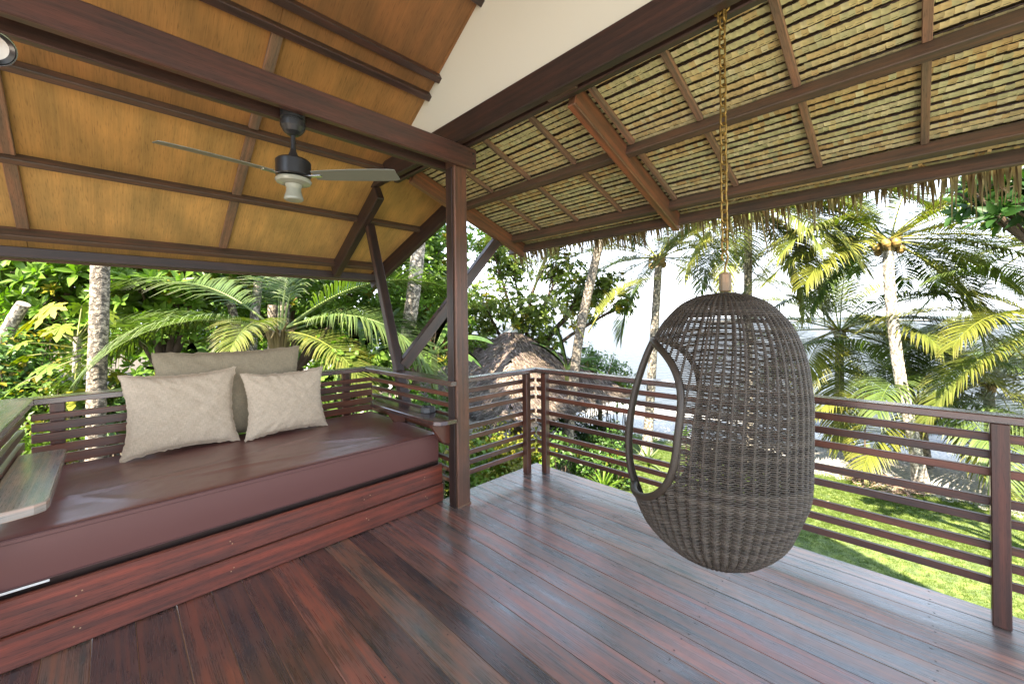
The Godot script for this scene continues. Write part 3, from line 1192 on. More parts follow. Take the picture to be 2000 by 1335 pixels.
func build_daybed() -> void:
	var t := thing("daybed", "built-in timber daybed fronted by two reddish planks on the floor", "daybed")
	bx(t, "plank", V(-0.6, 0.002, -2.728), V(1.895, 0.146, -2.70), M.bed, 0.006)
	bx(t, "plank", V(-0.6, 0.150, -2.730), V(1.892, 0.302, -2.704), M.bed, 0.008)
	bx(t, "rear_plank", V(-0.6, 0.24, -2.80), V(1.9, 0.332, -2.775), M.dark)
	bx(t, "platform", V(-0.6, 0.30, -3.96), V(1.9, 0.333, -2.802), M.dark)
	for x in [-0.12, 0.46, 1.25, 1.72]:
		for y in [0.075, 0.225]:
			for dx in [0.0, 0.004]:
				var m := MB.new()
				m.lathe([Vector2(0.0035, 0), Vector2(0.003, 0.0012), Vector2(0, 0.0016)], 8, Vector3.ZERO, Basis(Vector3.RIGHT, PI / 2))
				part(t, "nail", m.mesh(), M.filler, V(x + dx * 2 + R.randf_range(-0.02, 0.02), y + dx * 4, -2.6995 - (0.004 if y > 0.15 else 0.0)))
	# mattress: rounded slab with a softly creased top
	var m := MB.new()
	var x0 := -0.40
	var x1 := 1.862
	var z0 := -3.915
	var z1 := -2.722
	var nx := 110
	var nzz := 60
	var f := FastNoiseLite.new()
	f.seed = 9
	f.frequency = 1.6
	var hh := func(x: float, z: float) -> float:
		var d := minf(minf(x - x0, x1 - x), minf(z - z0, z1 - z))
		var y := 0.556 - 0.010 * exp(-d * 55.0)
		var inn := smoothstep(0.0, 0.12, d)
		y += inn * (0.005 * f.get_noise_2d(x, z) + 0.0012 * f.get_noise_2d(x * 4.0, z * 4.0))
		for c in [[0.55, -3.0, 0.55, 0.16, 0.008], [0.25, -3.15, 1.2, -0.05, 0.007], [1.30, -3.05, 0.4, 0.5, 0.008], [0.9, -3.3, 0.7, -0.3, 0.006], [-0.05, -3.0, 0.6, 0.9, 0.006], [0.2, -3.5, 0.6, 0.2, -0.003], [1.1, -2.92, 0.8, 0.1, 0.003]]:
			var dx: float = x - c[0]
			var dz: float = z - c[1]
			var ca := cos(c[3])
			var sa := sin(c[3])
			var al := dx * ca + dz * sa
			var ac := -dx * sa + dz * ca + 0.05 * al * al
			y += inn * c[4] * exp(-ac * ac / 0.0009) * exp(-al * al / (0.16 * c[2]))
		return y
	for j in nzz + 1:
		for k in nx + 1:
			var x := x0 + (x1 - x0) * k / nx
			var z := z0 + (z1 - z0) * j / nzz
			var e := 0.006
			var gx: float = (hh.call(x + e, z) - hh.call(x - e, z)) / (2 * e)
			var gz: float = (hh.call(x, z + e) - hh.call(x, z - e)) / (2 * e)
			m.put(V(x, hh.call(x, z), z), V(-gx, 1, -gz).normalized(), Vector2(x, z))
	for j in nzz:
		for k in nx:
			var a := j * (nx + 1) + k
			m.tri(a, a + nx + 1, a + 1)
			m.tri(a + 1, a + nx + 1, a + nx + 2)
	var mt := thing("daybed_mattress", "long maroon leather mattress on the daybed base", "mattress")
	part(mt, "top_cover", m.mesh(), M.leather)
	m = MB.new()
	var yt := 0.547
	var yb := 0.337
	var nk := 60
	var belly := func(y: float) -> float:
		return 0.004 * sin(PI * (y - yb) / (yt - yb))
	for s in 2:   # front and right side with a slight belly
		var lo := x0 if s == 0 else z1
		var hi := x1 if s == 0 else z0
		var base := m.v.size()
		for j in 9:
			var y: float = lerpf(yb, yt, j / 8.0)
			var o: float = belly.call(y)
			var ny: float = -0.07 * cos(PI * (y - yb) / (yt - yb)) * -1.0
			for k in nk + 1:
				var q := lerpf(lo, hi, float(k) / nk)
				var wv := 0.0015 * f.get_noise_2d(q * 2.0, y * 6.0)
				if s == 0:
					m.put(V(q, y, z1 + o + wv), V(0, ny * -1.0, 1).normalized(), Vector2(q, y))
				else:
					m.put(V(x1 + o + wv, y, q), V(1, ny * -1.0, 0).normalized(), Vector2(q, y))
		for j in 8:
			for k in nk:
				var a := base + j * (nk + 1) + k
				m.tri(a, a + 1, a + nk + 1)
				m.tri(a + 1, a + nk + 2, a + nk + 1)
	m.face([V(x0, yb, z0), V(x1, yb, z0), V(x1, yb, z1), V(x0, yb, z1)], [])
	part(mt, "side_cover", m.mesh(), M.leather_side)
	m = MB.new()
	for y in [0.5475, 0.338]:
		m.tube(PackedVector3Array([V(x0, y, z1), V(x1 - 0.01, y, z1), V(x1, y, z1 - 0.01), V(x1, y, z0)]), PackedFloat32Array([0.0042]), 8)
	part(mt, "piping", m.mesh(), M.piping)
	m = MB.new()
	m.tube(PackedVector3Array([V(x0, 0.527, z1 + 0.0022), V(x1, 0.527, z1 + 0.0022)]), PackedFloat32Array([0.0014]), 6)
	part(mt, "seam", m.mesh(), M.piping)
	m = MB.new()
	m.box(Vector3.ZERO, V(0.15, 0.010, 0.004), Basis.IDENTITY, 0.001)
	part(mt, "light_slit", m.mesh(), M.white, V(-0.275, 0.3285, -2.716))  # white strip painted in for daylight through the slit under the mattress


func build_shelves() -> void:
	var t := thing("right_arm_shelf", "small glossy brown arm shelf beside the thick post", "shelf")
	var m := MB.new()
	m.prism([Vector2(1.905, -3.74), Vector2(1.80, -3.735), Vector2(1.745, -3.70), Vector2(1.703, -3.58), Vector2(1.703, -2.62), Vector2(1.712, -2.56), Vector2(1.745, -2.515), Vector2(1.80, -2.50), Vector2(1.886, -2.50), Vector2(1.886, -2.64), Vector2(1.905, -2.642)], 0.664, 0.700, false, uvr(), 0.004)
	part(t, "board", m.mesh(), M.shelf)
	for z in [-3.28, -2.60]:
		m = MB.new()
		var p := [V(0.16, 0, 0), V(0.16, -0.17, 0), V(0.10, -0.16, 0), V(0.0, -0.02, 0), V(0.0, 0, 0)]
		var bk := []
		for a in p:
			bk.append(a + V(0, 0, -0.04))
		p.reverse()
		m.face(p, [])
		p.reverse()
		m.face(bk, [])
		for k in 5:
			m.face([p[k], p[(k + 1) % 5], bk[(k + 1) % 5], bk[k]], [])
		part(t, "bracket", m.mesh(), M.rail2, V(1.728, 0.663, z))
	t = thing("left_arm_shelf", "glossy arm shelf at the left edge, sky light painted into its pale tone", "shelf")
	m = MB.new()
	m.prism([Vector2(-0.388, -3.70), Vector2(-0.225, -3.70), Vector2(-0.197, -3.67), Vector2(-0.195, -2.70), Vector2(-0.203, -2.655), Vector2(-0.235, -2.63), Vector2(-0.30, -2.612), Vector2(-0.388, -2.60)], 0.655, 0.700, false, uvr(), 0.004)
	part(t, "board", m.mesh(), M.shelf_skylit)
	bx(t, "bracket", V(-0.387, 0.60, -3.3), V(-0.27, 0.654, -3.26), M.rail2)


func pillow(called: String, label: String, w: float, h: float, thick: float, base: Vector3, lean: float, yaw: float, tilt: float, mt: Material, sd: int, ear: float) -> void:
	var m := MB.new()
	var f := FastNoiseLite.new()
	f.seed = sd
	f.frequency = 3.0
	var k := 36
	for side in 2:
		var s := m.v.size()
		var pts := []
		for j in k + 1:
			for i in k + 1:
				var a := -1.0 + 2.0 * i / k
				var b := -1.0 + 2.0 * j / k
				var full := pow(maxf(0.0, (1.0 - a * a) * (1.0 - b * b)), 0.42)
				var px := a * w / 2 * (1.0 - ear * (1.0 - b * b))
				var py := b * h / 2 * (1.0 - ear * 0.9 * (1.0 - a * a))
				var edge := 1.0 - smoothstep(0.0, 0.35, full)
				px += edge * 0.010 * f.get_noise_2d(b * 3.0 + 11.0, a)
				py += edge * 0.012 * f.get_noise_2d(a * 3.0 + 31.0, b)
				var z := thick / 2 * full
				z += full * 0.016 * f.get_noise_2d(a * 0.9 + side * 9.0, b * 0.9)
				z += smoothstep(0.0, 0.5, full) * 0.010 * pow(absf(f.get_noise_2d(a * 0.55 + b * 0.25 + 60.0, b * 1.1 - a * 0.3)), 0.7)
				var corner := maxf(absf(a), absf(b))
				var ang := atan2(b, a)
				z += 0.0085 * sin(ang * 24.0 + 3.0 * f.get_noise_2d(a, b)) * smoothstep(0.55, 0.85, corner) * smoothstep(0.0, 0.3, full) * (0.5 + 0.5 * f.get_noise_2d(ang * 2.0, 4.0))
				if side == 1:
					z = -z
				pts.append(V(px, py + h / 2, z))
		for j in k + 1:
			for i in k + 1:
				var i0 := maxi(i - 1, 0)
				var i1 := mini(i + 1, k)
				var j0 := maxi(j - 1, 0)
				var j1 := mini(j + 1, k)
				var dx: Vector3 = pts[j * (k + 1) + i1] - pts[j * (k + 1) + i0]
				var dy: Vector3 = pts[j1 * (k + 1) + i] - pts[j0 * (k + 1) + i]
				var nn := dx.cross(dy).normalized()
				if side == 1:
					nn = -nn
				var p: Vector3 = pts[j * (k + 1) + i]
				m.put(p, nn, Vector2(p.x, p.y))
		for j in k:
			for i in k:
				var a := s + j * (k + 1) + i
				if side == 0:
					m.tri(a, a + 1, a + k + 1)
					m.tri(a + 1, a + k + 2, a + k + 1)
				else:
					m.tri(a, a + k + 1, a + 1)
					m.tri(a + 1, a + k + 1, a + k + 2)
	# seam round the edge
	var ring := PackedVector3Array()
	for q in 4 * k:
		var e := q / k
		var g := -1.0 + 2.0 * (q % k) / k
		var a: float = [g, 1.0, -g, -1.0][e]
		var b: float = [-1.0, g, 1.0, -g][e]
		var px := a * w / 2 * (1.0 - ear * (1.0 - b * b)) + 0.010 * f.get_noise_2d(b * 3.0 + 11.0, a)
		var py := b * h / 2 * (1.0 - ear * 0.9 * (1.0 - a * a)) + 0.012 * f.get_noise_2d(a * 3.0 + 31.0, b)
		ring.append(V(px, py + h / 2, 0))
	var t := thing(called, label, "pillow", base, "pillows on the daybed")
	var b := Basis(Vector3.UP, yaw) * Basis(Vector3.RIGHT, -lean) * Basis(Vector3.BACK, tilt)
	part(t, "cover", m.mesh(), mt, Vector3.ZERO, b)
	var sm := MB.new()
	sm.tube(ring, PackedFloat32Array([0.0035]), 6, true)
	part(t, "seam", sm.mesh(), mt, Vector3.ZERO, b)


func build_pillows() -> void:
	pillow("pillow", "large olive-grey pillow propped behind the two linen pillows", 0.99, 0.70, 0.17, V(0.70, 0.552, -3.83), 0.10, 0.0, 0.0, M.linen2, 5, 0.075)
	pillow("pillow", "wide beige linen pillow in front at the left", 0.66, 0.565, 0.18, V(0.365, 0.560, -3.655), 0.17, 0.02, 0.0, M.linen, 8, 0.125)
	pillow("pillow", "smaller beige linen pillow in front at the right", 0.62, 0.515, 0.17, V(1.02, 0.560, -3.60), 0.17, 0.06, 0.0, M.linen, 14, 0.125)


# ---------------------------------------------------------------- fan, lamp

func build_fan() -> void:
	var t := thing("ceiling_fan", "black ceiling fan under the beam with long grey-green blades", "ceiling fan", V(0.77, 2.31, -2.575))
	var m := MB.new()
	m.lathe([Vector2(0, 0.24), Vector2(0.028, 0.245), Vector2(0.05, 0.262), Vector2(0.066, 0.29), Vector2(0.068, 0.318), Vector2(0.06, 0.322), Vector2(0.06, 0.335), Vector2(0.066, 0.338), Vector2(0.066, 0.395), Vector2(0, 0.395)], 32)
	part(t, "canopy", m.mesh(), M.black)
	m = MB.new()
	m.tube(PackedVector3Array([V(0, 0.10, 0), V(0, 0.25, 0)]), PackedFloat32Array([0.013]), 14)
	m.lathe([Vector2(0.04, 0.095), Vector2(0.03, 0.12), Vector2(0.018, 0.15), Vector2(0.015, 0.165)], 20)
	part(t, "downrod", m.mesh(), M.black)
	m = MB.new()
	m.lathe([Vector2(0.0, 0.0), Vector2(0.088, 0.0), Vector2(0.094, 0.006), Vector2(0.094, 0.088), Vector2(0.086, 0.098), Vector2(0.03, 0.102), Vector2(0, 0.102)], 40)
	part(t, "motor", m.mesh(), M.black)
	m = MB.new()
	m.lathe([Vector2(0, -0.045), Vector2(0.055, -0.045), Vector2(0.09, -0.036), Vector2(0.097, -0.024), Vector2(0.094, -0.014), Vector2(0.0, -0.012)], 36)
	part(t, "switch_plate", m.mesh(), M.hubgrey)
	m = MB.new()
	m.lathe([Vector2(0.0, -0.138), Vector2(0.044, -0.138), Vector2(0.051, -0.133), Vector2(0.052, -0.125), Vector2(0.041, -0.088), Vector2(0.039, -0.068), Vector2(0.047, -0.046), Vector2(0, -0.046)], 32)
	part(t, "hub_cap", m.mesh(), M.hubgrey)
	for k in 2:
		var a: float = [172.0, 48.0][k]
		var ba := Basis(Vector3.UP, -deg_to_rad(a))
		m = MB.new()
		var outl := [[0.125, -0.042, 0.044], [0.19, -0.052, 0.050], [0.35, -0.060, 0.056], [0.50, -0.062, 0.058], [0.60, -0.058, 0.056], [0.622, -0.045, 0.052]]
		var th := 0.004
		for j in outl.size() - 1:
			var a0: Array = outl[j]
			var a1: Array = outl[j + 1]
			var sag0 := -0.012 * pow(a0[0] / 0.6, 2.0)
			var sag1 := -0.012 * pow(a1[0] / 0.6, 2.0)
			var pit := 0.20
			var q := []
			for c in [[a0[0], a0[1], sag0], [a1[0], a1[1], sag1], [a1[0], a1[2], sag1], [a0[0], a0[2], sag0]]:
				q.append(V(c[0], c[2] + c[1] * pit, c[1]))
			var up := V(0, th, 0)
			m.face([q[0], q[1], q[2], q[3]], [])
			m.face([q[3] + up, q[2] + up, q[1] + up, q[0] + up], [])
			m.face([q[1], q[0], q[0] + up, q[1] + up], [])
			m.face([q[3], q[2], q[2] + up, q[3] + up], [])
			if j == 0:
				m.face([q[0], q[3], q[3] + up, q[0] + up], [])
			if j == outl.size() - 2:
				m.face([q[2], q[1], q[1] + up, q[2] + up], [])
		var bl := part(t, "blade", m.mesh(), M.bladegrey, V(0, 0.004, 0), ba)
		m = MB.new()
		m.box(V(0.12, -0.003, 0), V(0.10, 0.006, 0.032), Basis.IDENTITY, 0.002)
		part(bl, "blade_iron", m.mesh(), M.steel)


func build_lamp() -> void:
	var t := thing("spotlight", "round white-lined spotlight on the beam at the left edge", "spotlight", V(-0.305, 2.49, -2.41))
	var axis := V(0.50, -0.62, 0.72).normalized()
	var x := Vector3.UP.cross(axis).normalized()
	var b := Basis(x, axis, x.cross(axis))
	var m := MB.new()
	m.lathe([Vector2(0.0, -0.09), Vector2(0.04, -0.088), Vector2(0.058, -0.05), Vector2(0.062, 0.0), Vector2(0.062, 0.012), Vector2(0.057, 0.014), Vector2(0.046, 0.004)], 36, Vector3.ZERO, b)
	var ho := part(t, "housing", m.mesh(), M.black)
	m = MB.new()
	m.lathe([Vector2(0.063, 0.004), Vector2(0.065, 0.010), Vector2(0.063, 0.016), Vector2(0.059, 0.0165)], 36, Vector3.ZERO, b)
	part(ho, "rim", m.mesh(), M.steel)
	m = MB.new()
	m.lathe([Vector2(0.046, 0.003), Vector2(0.040, -0.012), Vector2(0.028, -0.03), Vector2(0.012, -0.04), Vector2(0.0, -0.041)], 30, Vector3.ZERO, b)
	part(ho, "reflector", m.mesh(), M.white)
	m = MB.new()
	m.lathe([Vector2(0.010, -0.04), Vector2(0.010, -0.015), Vector2(0.0, -0.012)], 16, Vector3.ZERO, b)
	part(ho, "lamp_core", m.mesh(), M.steel)
	m = MB.new()
	m.tube(PackedVector3Array([-axis * 0.07, V(-0.02, 0.1, -0.06), V(-0.02, 0.22, -0.06)]), PackedFloat32Array([0.012]), 10)
	part(t, "bracket", m.mesh(), M.black)


# ---------------------------------------------------------------- hanging chair

const CHAIR := Vector3(1.957, 0.0, -0.598)


func link_mesh() -> ArrayMesh:
	var m := MB.new()
	var pts := PackedVector3Array()
	for k in 28:
		var a := TAU * k / 28
		var y := sin(a) * 0.0145 + (0.0135 if sin(a) > 0 else -0.0135)
		pts.append(V(cos(a) * 0.0145, y, 0))
	m.tube(pts, PackedFloat32Array([0.0046]), 8, true)
	return m.mesh()


func build_chain() -> void:
	var t := thing("hanging_chain", "brass-coloured chain looped round the beam and holding the chair", "chain", CHAIR + V(0, 1.66, 0))
	var lm := link_mesh()
	var top := 1.115
	var n := 24
	for k in n:
		var y := 0.118 + k * (top - 0.118) / (n - 1)
		var a := (0.35 if k % 2 == 0 else 0.35 + PI / 2) + 0.1 * sin(k * 1.7)
		part(t, "link", lm, M.brass, V(0.002 * sin(k * 0.9), y, 0), Basis(Vector3.UP, a + PI / 4) * Basis(Vector3.BACK, 0.05 * sin(k * 2.1)))
	# the loop that goes over the two boards
	var loop := []
	for s in [-1, 1]:
		for k in 4:
			loop.append([V(0.0, top + 0.03 + k * 0.042, s * (0.012 + 0.004 * k)), Basis(Vector3.UP, 0.0 if k % 2 == 0 else PI / 2)])
	for l in loop:
		part(t, "link", lm, M.brass, l[0], l[1])
	var m := MB.new()
	var pts := PackedVector3Array()
	for k in 15:
		var a := deg_to_rad(-150 + k * 20.0)
		pts.append(V(-0.001 + 0.021 * sin(a), 0.066 + 0.021 * cos(a), 0))
	pts.append(V(0.008, 0.032, 0))
	pts.append(V(0.001, 0.018, 0))
	pts.append(V(0.0, -0.02, 0))
	m.tube(pts, PackedFloat32Array([0.0046]), 8)
	part(t, "hook", m.mesh(), M.brass, V(0, 0, 0), Basis(Vector3.UP, deg_to_rad(-17)))


func chair_r(h: float) -> float:
	var tab := [[0.352, 0.02], [0.362, 0.07], [0.380, 0.125], [0.398, 0.158], [0.425, 0.197], [0.470, 0.248], [0.524, 0.290], [0.616, 0.328], [0.69, 0.354], [0.77, 0.366], [0.91, 0.367], [1.07, 0.356], [1.17, 0.340], [1.28, 0.313], [1.37, 0.278], [1.44, 0.238], [1.51, 0.172], [1.54, 0.118], [1.553, 0.075], [1.56, 0.02]]
	for k in tab.size() - 1:
		if h <= tab[k + 1][0]:
			var f: float = clampf((h - tab[k][0]) / (tab[k + 1][0] - tab[k][0]), 0, 1)
			var m0: float = (tab[k + 1][1] - tab[maxi(k - 1, 0)][1]) / (tab[k + 1][0] - tab[maxi(k - 1, 0)][0])
			var e := mini(k + 2, tab.size() - 1)
			var m1: float = (tab[e][1] - tab[k][1]) / (tab[e][0] - tab[k][0])
			var dh: float = tab[k + 1][0] - tab[k][0]
			return cubic(tab[k][1], tab[k + 1][1], m0 * dh, m1 * dh, f)
	return 0.02


func cubic(p0: float, p1: float, m0: float, m1: float, f: float) -> float:
	var f2 := f * f
	var f3 := f2 * f
	return (2 * f3 - 3 * f2 + 1) * p0 + (f3 - 2 * f2 + f) * m0 + (-2 * f3 + 3 * f2) * p1 + (f3 - f2) * m1


var chair_left := Vector3.ZERO
var chair_near := Vector3.ZERO


func chair_p(a: float, h: float, dr := 0.0) -> Vector3:   # a = 0 on the left, a quarter turn towards the room's inside
	var lean := 0.012 + 0.052 * smoothstep(1.5, 0.8, h) - 0.012 * smoothstep(0.6, 0.35, h)
	var r := chair_r(h) + dr
	return chair_left * (lean + r * cos(a)) + chair_near * (r * sin(a)) + V(0, h, 0)


func gap_turn(h: float, far: bool) -> float:   # how far the side window reaches back from the front hoop, 0 where it is closed
	var dh := (h - 0.92) / 0.43 if far else (h - 0.995) / 0.352
	if absf(dh) >= 1.0:
		return 0.0
	return deg_to_rad(76.0 if far else 69.5) * pow(1.0 - pow(absf(dh), 3.2), 0.42)


func in_opening(a: float, h: float, grow := 0.0) -> bool:   # a window on the near and on the far side of the front hoop
	var q := wrapf(a, -PI, PI)
	var w := gap_turn(h, q < 0.0)
	var t := absf(q)
	return w > 0.05 and t > deg_to_rad(2.5) - grow / 0.36 and t < deg_to_rad(2.5) + w + grow / 0.36


func build_chair() -> void:
	var dir := V(CHAIR.x, 0, CHAIR.z).normalized()
	chair_left = Vector3.UP.cross(dir).normalized()
	if chair_left.dot(V(-1, 0, -1)) < 0:
		chair_left = -chair_left
	chair_near = -dir
	var t := thing("hanging_chair", "egg-shaped dark wicker hanging chair with a side opening", "hanging chair", CHAIR)
	var stakes := 54
	var rr := RandomNumberGenerator.new()
	rr.seed = 404
	# uprights
	var m := MB.new()
	for s in stakes:
		var a := TAU * s / stakes
		var tone := rr.randf_range(0.8, 1.15)
		var run := PackedVector3Array()
		var h := 0.355
		while h < 1.558:
			if in_opening(a, h, 0.004):
				if run.size() > 1:
					m.tube(run, PackedFloat32Array([0.0049]), 6, false, Color(0.058 * tone, 0.046 * tone, 0.035 * tone), 1.0, false)
				run = PackedVector3Array()
			else:
				run.append(chair_p(a + 0.5 * smoothstep(0.43, 0.35, h), h, 0.0025 * smoothstep(0.66, 0.9, h)))
			h += 0.02 if h > 0.43 and h < 1.5 else 0.006
		if run.size() > 1:
			m.tube(run, PackedFloat32Array([0.0049]), 6, false, Color(0.058 * tone, 0.046 * tone, 0.035 * tone), 1.0, false)
	var up := part(t, "uprights", m.mesh(), M.rattan)
	up.set_meta("kind", "stuff")
	# weavers passing in front of and behind the uprights
	m = MB.new()
	var hs := 0.368
	var row := 0
	while hs < 1.55:
		var crown := hs > 1.46
		var low := hs < 0.80
		var hv := 0.0046 if crown or low else 0.0027
		var step := 0.0080 if low else 0.0078
		if crown:
			step = 0.0075
			hv = 0.0042
		var sub := 5
		var n := stakes * sub
		var run := PackedVector3Array()
		var cols := PackedColorArray()
		var tone := rr.randf_range(0.8, 1.2)
		var first_open := 0
		for k in n:
			if in_opening(TAU * k / n, hs, 0.004):
				first_open = k
		for q in n + 1:
			var k := (first_open + 1 + q) % n
			var a := TAU * k / n
			var open := in_opening(a, hs, 0.004)
			if open:
				if run.size() > 1:
					weave(m, run, cols, hv)
				run = PackedVector3Array()
				cols = PackedColorArray()
				continue
			var ph := TAU * float(k) / sub + (0.35 if row % 2 == 0 else -0.35)
			var g := tone * (0.9 + 0.2 * sin(a * 3.0 + row)) * rr.randf_range(0.93, 1.07)
			run.append(chair_p(a, hs + 0.0012 * sin(a * 5.0 + row * 0.7), lerpf(0.019, 0.0115, smoothstep(0.62, 0.9, hs)) * absf(cos(ph * 0.5)) - lerpf(0.0095, 0.006, smoothstep(0.62, 0.9, hs))))
			cols.append(Color(0.074 * g, 0.059 * g, 0.044 * g))
		if run.size() > 1:
			weave(m, run, cols, hv)
		hs += step
		row += 1
	var we := part(t, "weave", m.mesh(), M.rattan)
	we.set_meta("kind", "stuff")
	# cane rims of the two side windows, which meet in the front hoop
	for sg: float in [1.0, -1.0]:
		m = MB.new()
		var rim := PackedVector3Array()
		var mid := 0.995 if sg > 0.0 else 0.92
		var half := 0.352 if sg > 0.0 else 0.43
		for k in 34:
			var dh := -cos(PI * k / 33.0)
			rim.append(chair_p(sg * deg_to_rad(2.0), mid + half * dh, 0.003))
		for k in range(1, 47):
			var dh := cos(PI * k / 47.0)
			var h := mid + half * dh
			rim.append(chair_p(sg * (deg_to_rad(2.0) + gap_turn(h, sg < 0.0)), h, 0.003))
		m.tube(rim, PackedFloat32Array([0.0155]), 12, true, Color.WHITE, 0.1)
		part(t, "cane_rim", m.mesh(), M.cane)
	# hoops at foot and shoulder, and a twisted border
	m = MB.new()
	for h in [0.402, 1.545]:
		var hm := MB.new()
		var ring := PackedVector3Array()
		for k in 64:
			ring.append(chair_p(TAU * k / 64, h, 0.001))
		hm.tube(ring, PackedFloat32Array([0.0055]), 8, true)
		part(t, "hoop", hm.mesh(), M.cane)
	for s in 3:
		var ring := PackedVector3Array()
		for k in 240:
			var a := TAU * k / 240
			var tw := a * 42.0 + TAU * s / 3
			ring.append(chair_p(a, 0.420 + 0.006 * sin(tw), 0.006 + 0.006 * cos(tw)))
		m.tube(ring, PackedFloat32Array([0.0042]), 5, true)
	part(t, "border", m.mesh(), M.cane).set_meta("kind", "stuff")
	# woven seat plate
	m = MB.new()
	for k in 44:
		var r := 0.265 - k * 0.0059
		var ring := PackedVector3Array()
		for q in 60:
			var a := TAU * q / 60
			ring.append(chair_left * (0.06 + r * cos(a)) + chair_near * (r * sin(a)) + V(0, 0.50 + 0.003 * sin(PI * q + PI * (k % 2)), 0))
		m.tube(ring, PackedFloat32Array([0.0044]), 5, true, Color(0.09, 0.075, 0.06))
	var se := part(t, "seat", m.mesh(), M.rattan)
	se.set_meta("kind", "stuff")
	# block that takes the hook
	m = MB.new()
	m.box(Vector3.ZERO, V(0.044, 0.086, 0.044), Basis.IDENTITY, 0.006)
	part(t, "hanger_block", m.mesh(), M.block, V(0, 1.610, 0), Basis(Vector3.UP, deg_to_rad(30)))
	m = MB.new()
	m.lathe([Vector2(0.04, 1.553), Vector2(0.045, 1.556), Vector2(0.045, 1.563), Vector2(0, 1.566)], 20)
	part(t, "cap", m.mesh(), M.cane)


func weave(m: MB, run: PackedVector3Array, cols: PackedColorArray, hv: float) -> void:
	# oval strand: taller than it is thick
	var k := run.size()
	var s := m.v.size()
	for j in k:
		var a := run[maxi(j - 1, 0)]
		var b := run[mini(j + 1, k - 1)]
		var t := (b - a).normalized()
		var out := t.cross(Vector3.UP).normalized()
		for q in 6:
			var ang := TAU * q / 6
			var d := out * cos(ang) * 0.0034 + Vector3.UP * sin(ang) * hv
			m.put(run[j] + d, (out * cos(ang) + Vector3.UP * sin(ang)).normalized(), Vector2.ZERO, cols[j])
	for j in k - 1:
		for q in 6:
			var a := s + j * 6 + q
			var a2 := s + j * 6 + (q + 1) % 6
			m.tri(a, a + 6, a2)
			m.tri(a2, a + 6, a2 + 6)


func build_ashtray() -> void:
	var t := thing("stone_ashtray", "small grey octagonal stone ashtray on the right arm shelf", "ashtray", V(1.862, 0.7005, -2.86))
	var m := MB.new()
	var prof := [[0.0, 0.058], [0.004, 0.062], [0.036, 0.058], [0.044, 0.052], [0.0442, 0.036], [0.014, 0.030], [0.0135, 0.0]]
	for j in prof.size() - 1:
		for k in 8:
			var a0 := TAU * (k + 0.5) / 8
			var a1 := TAU * (k + 1.5) / 8
			var p := V(cos(a0) * prof[j][1], prof[j][0], sin(a0) * prof[j][1])
			var q := V(cos(a1) * prof[j][1], prof[j][0], sin(a1) * prof[j][1])
			var p2 := V(cos(a0) * prof[j + 1][1], prof[j + 1][0], sin(a0) * prof[j + 1][1])
			var q2 := V(cos(a1) * prof[j + 1][1], prof[j + 1][0], sin(a1) * prof[j + 1][1])
			m.face([p, p2, q2, q], [Vector2(k, j), Vector2(k, j + 1), Vector2(k + 1, j + 1), Vector2(k + 1, j)])
	part(t, "bowl", m.mesh(), M.slate)


# ---------------------------------------------------------------- thatched hut in the garden

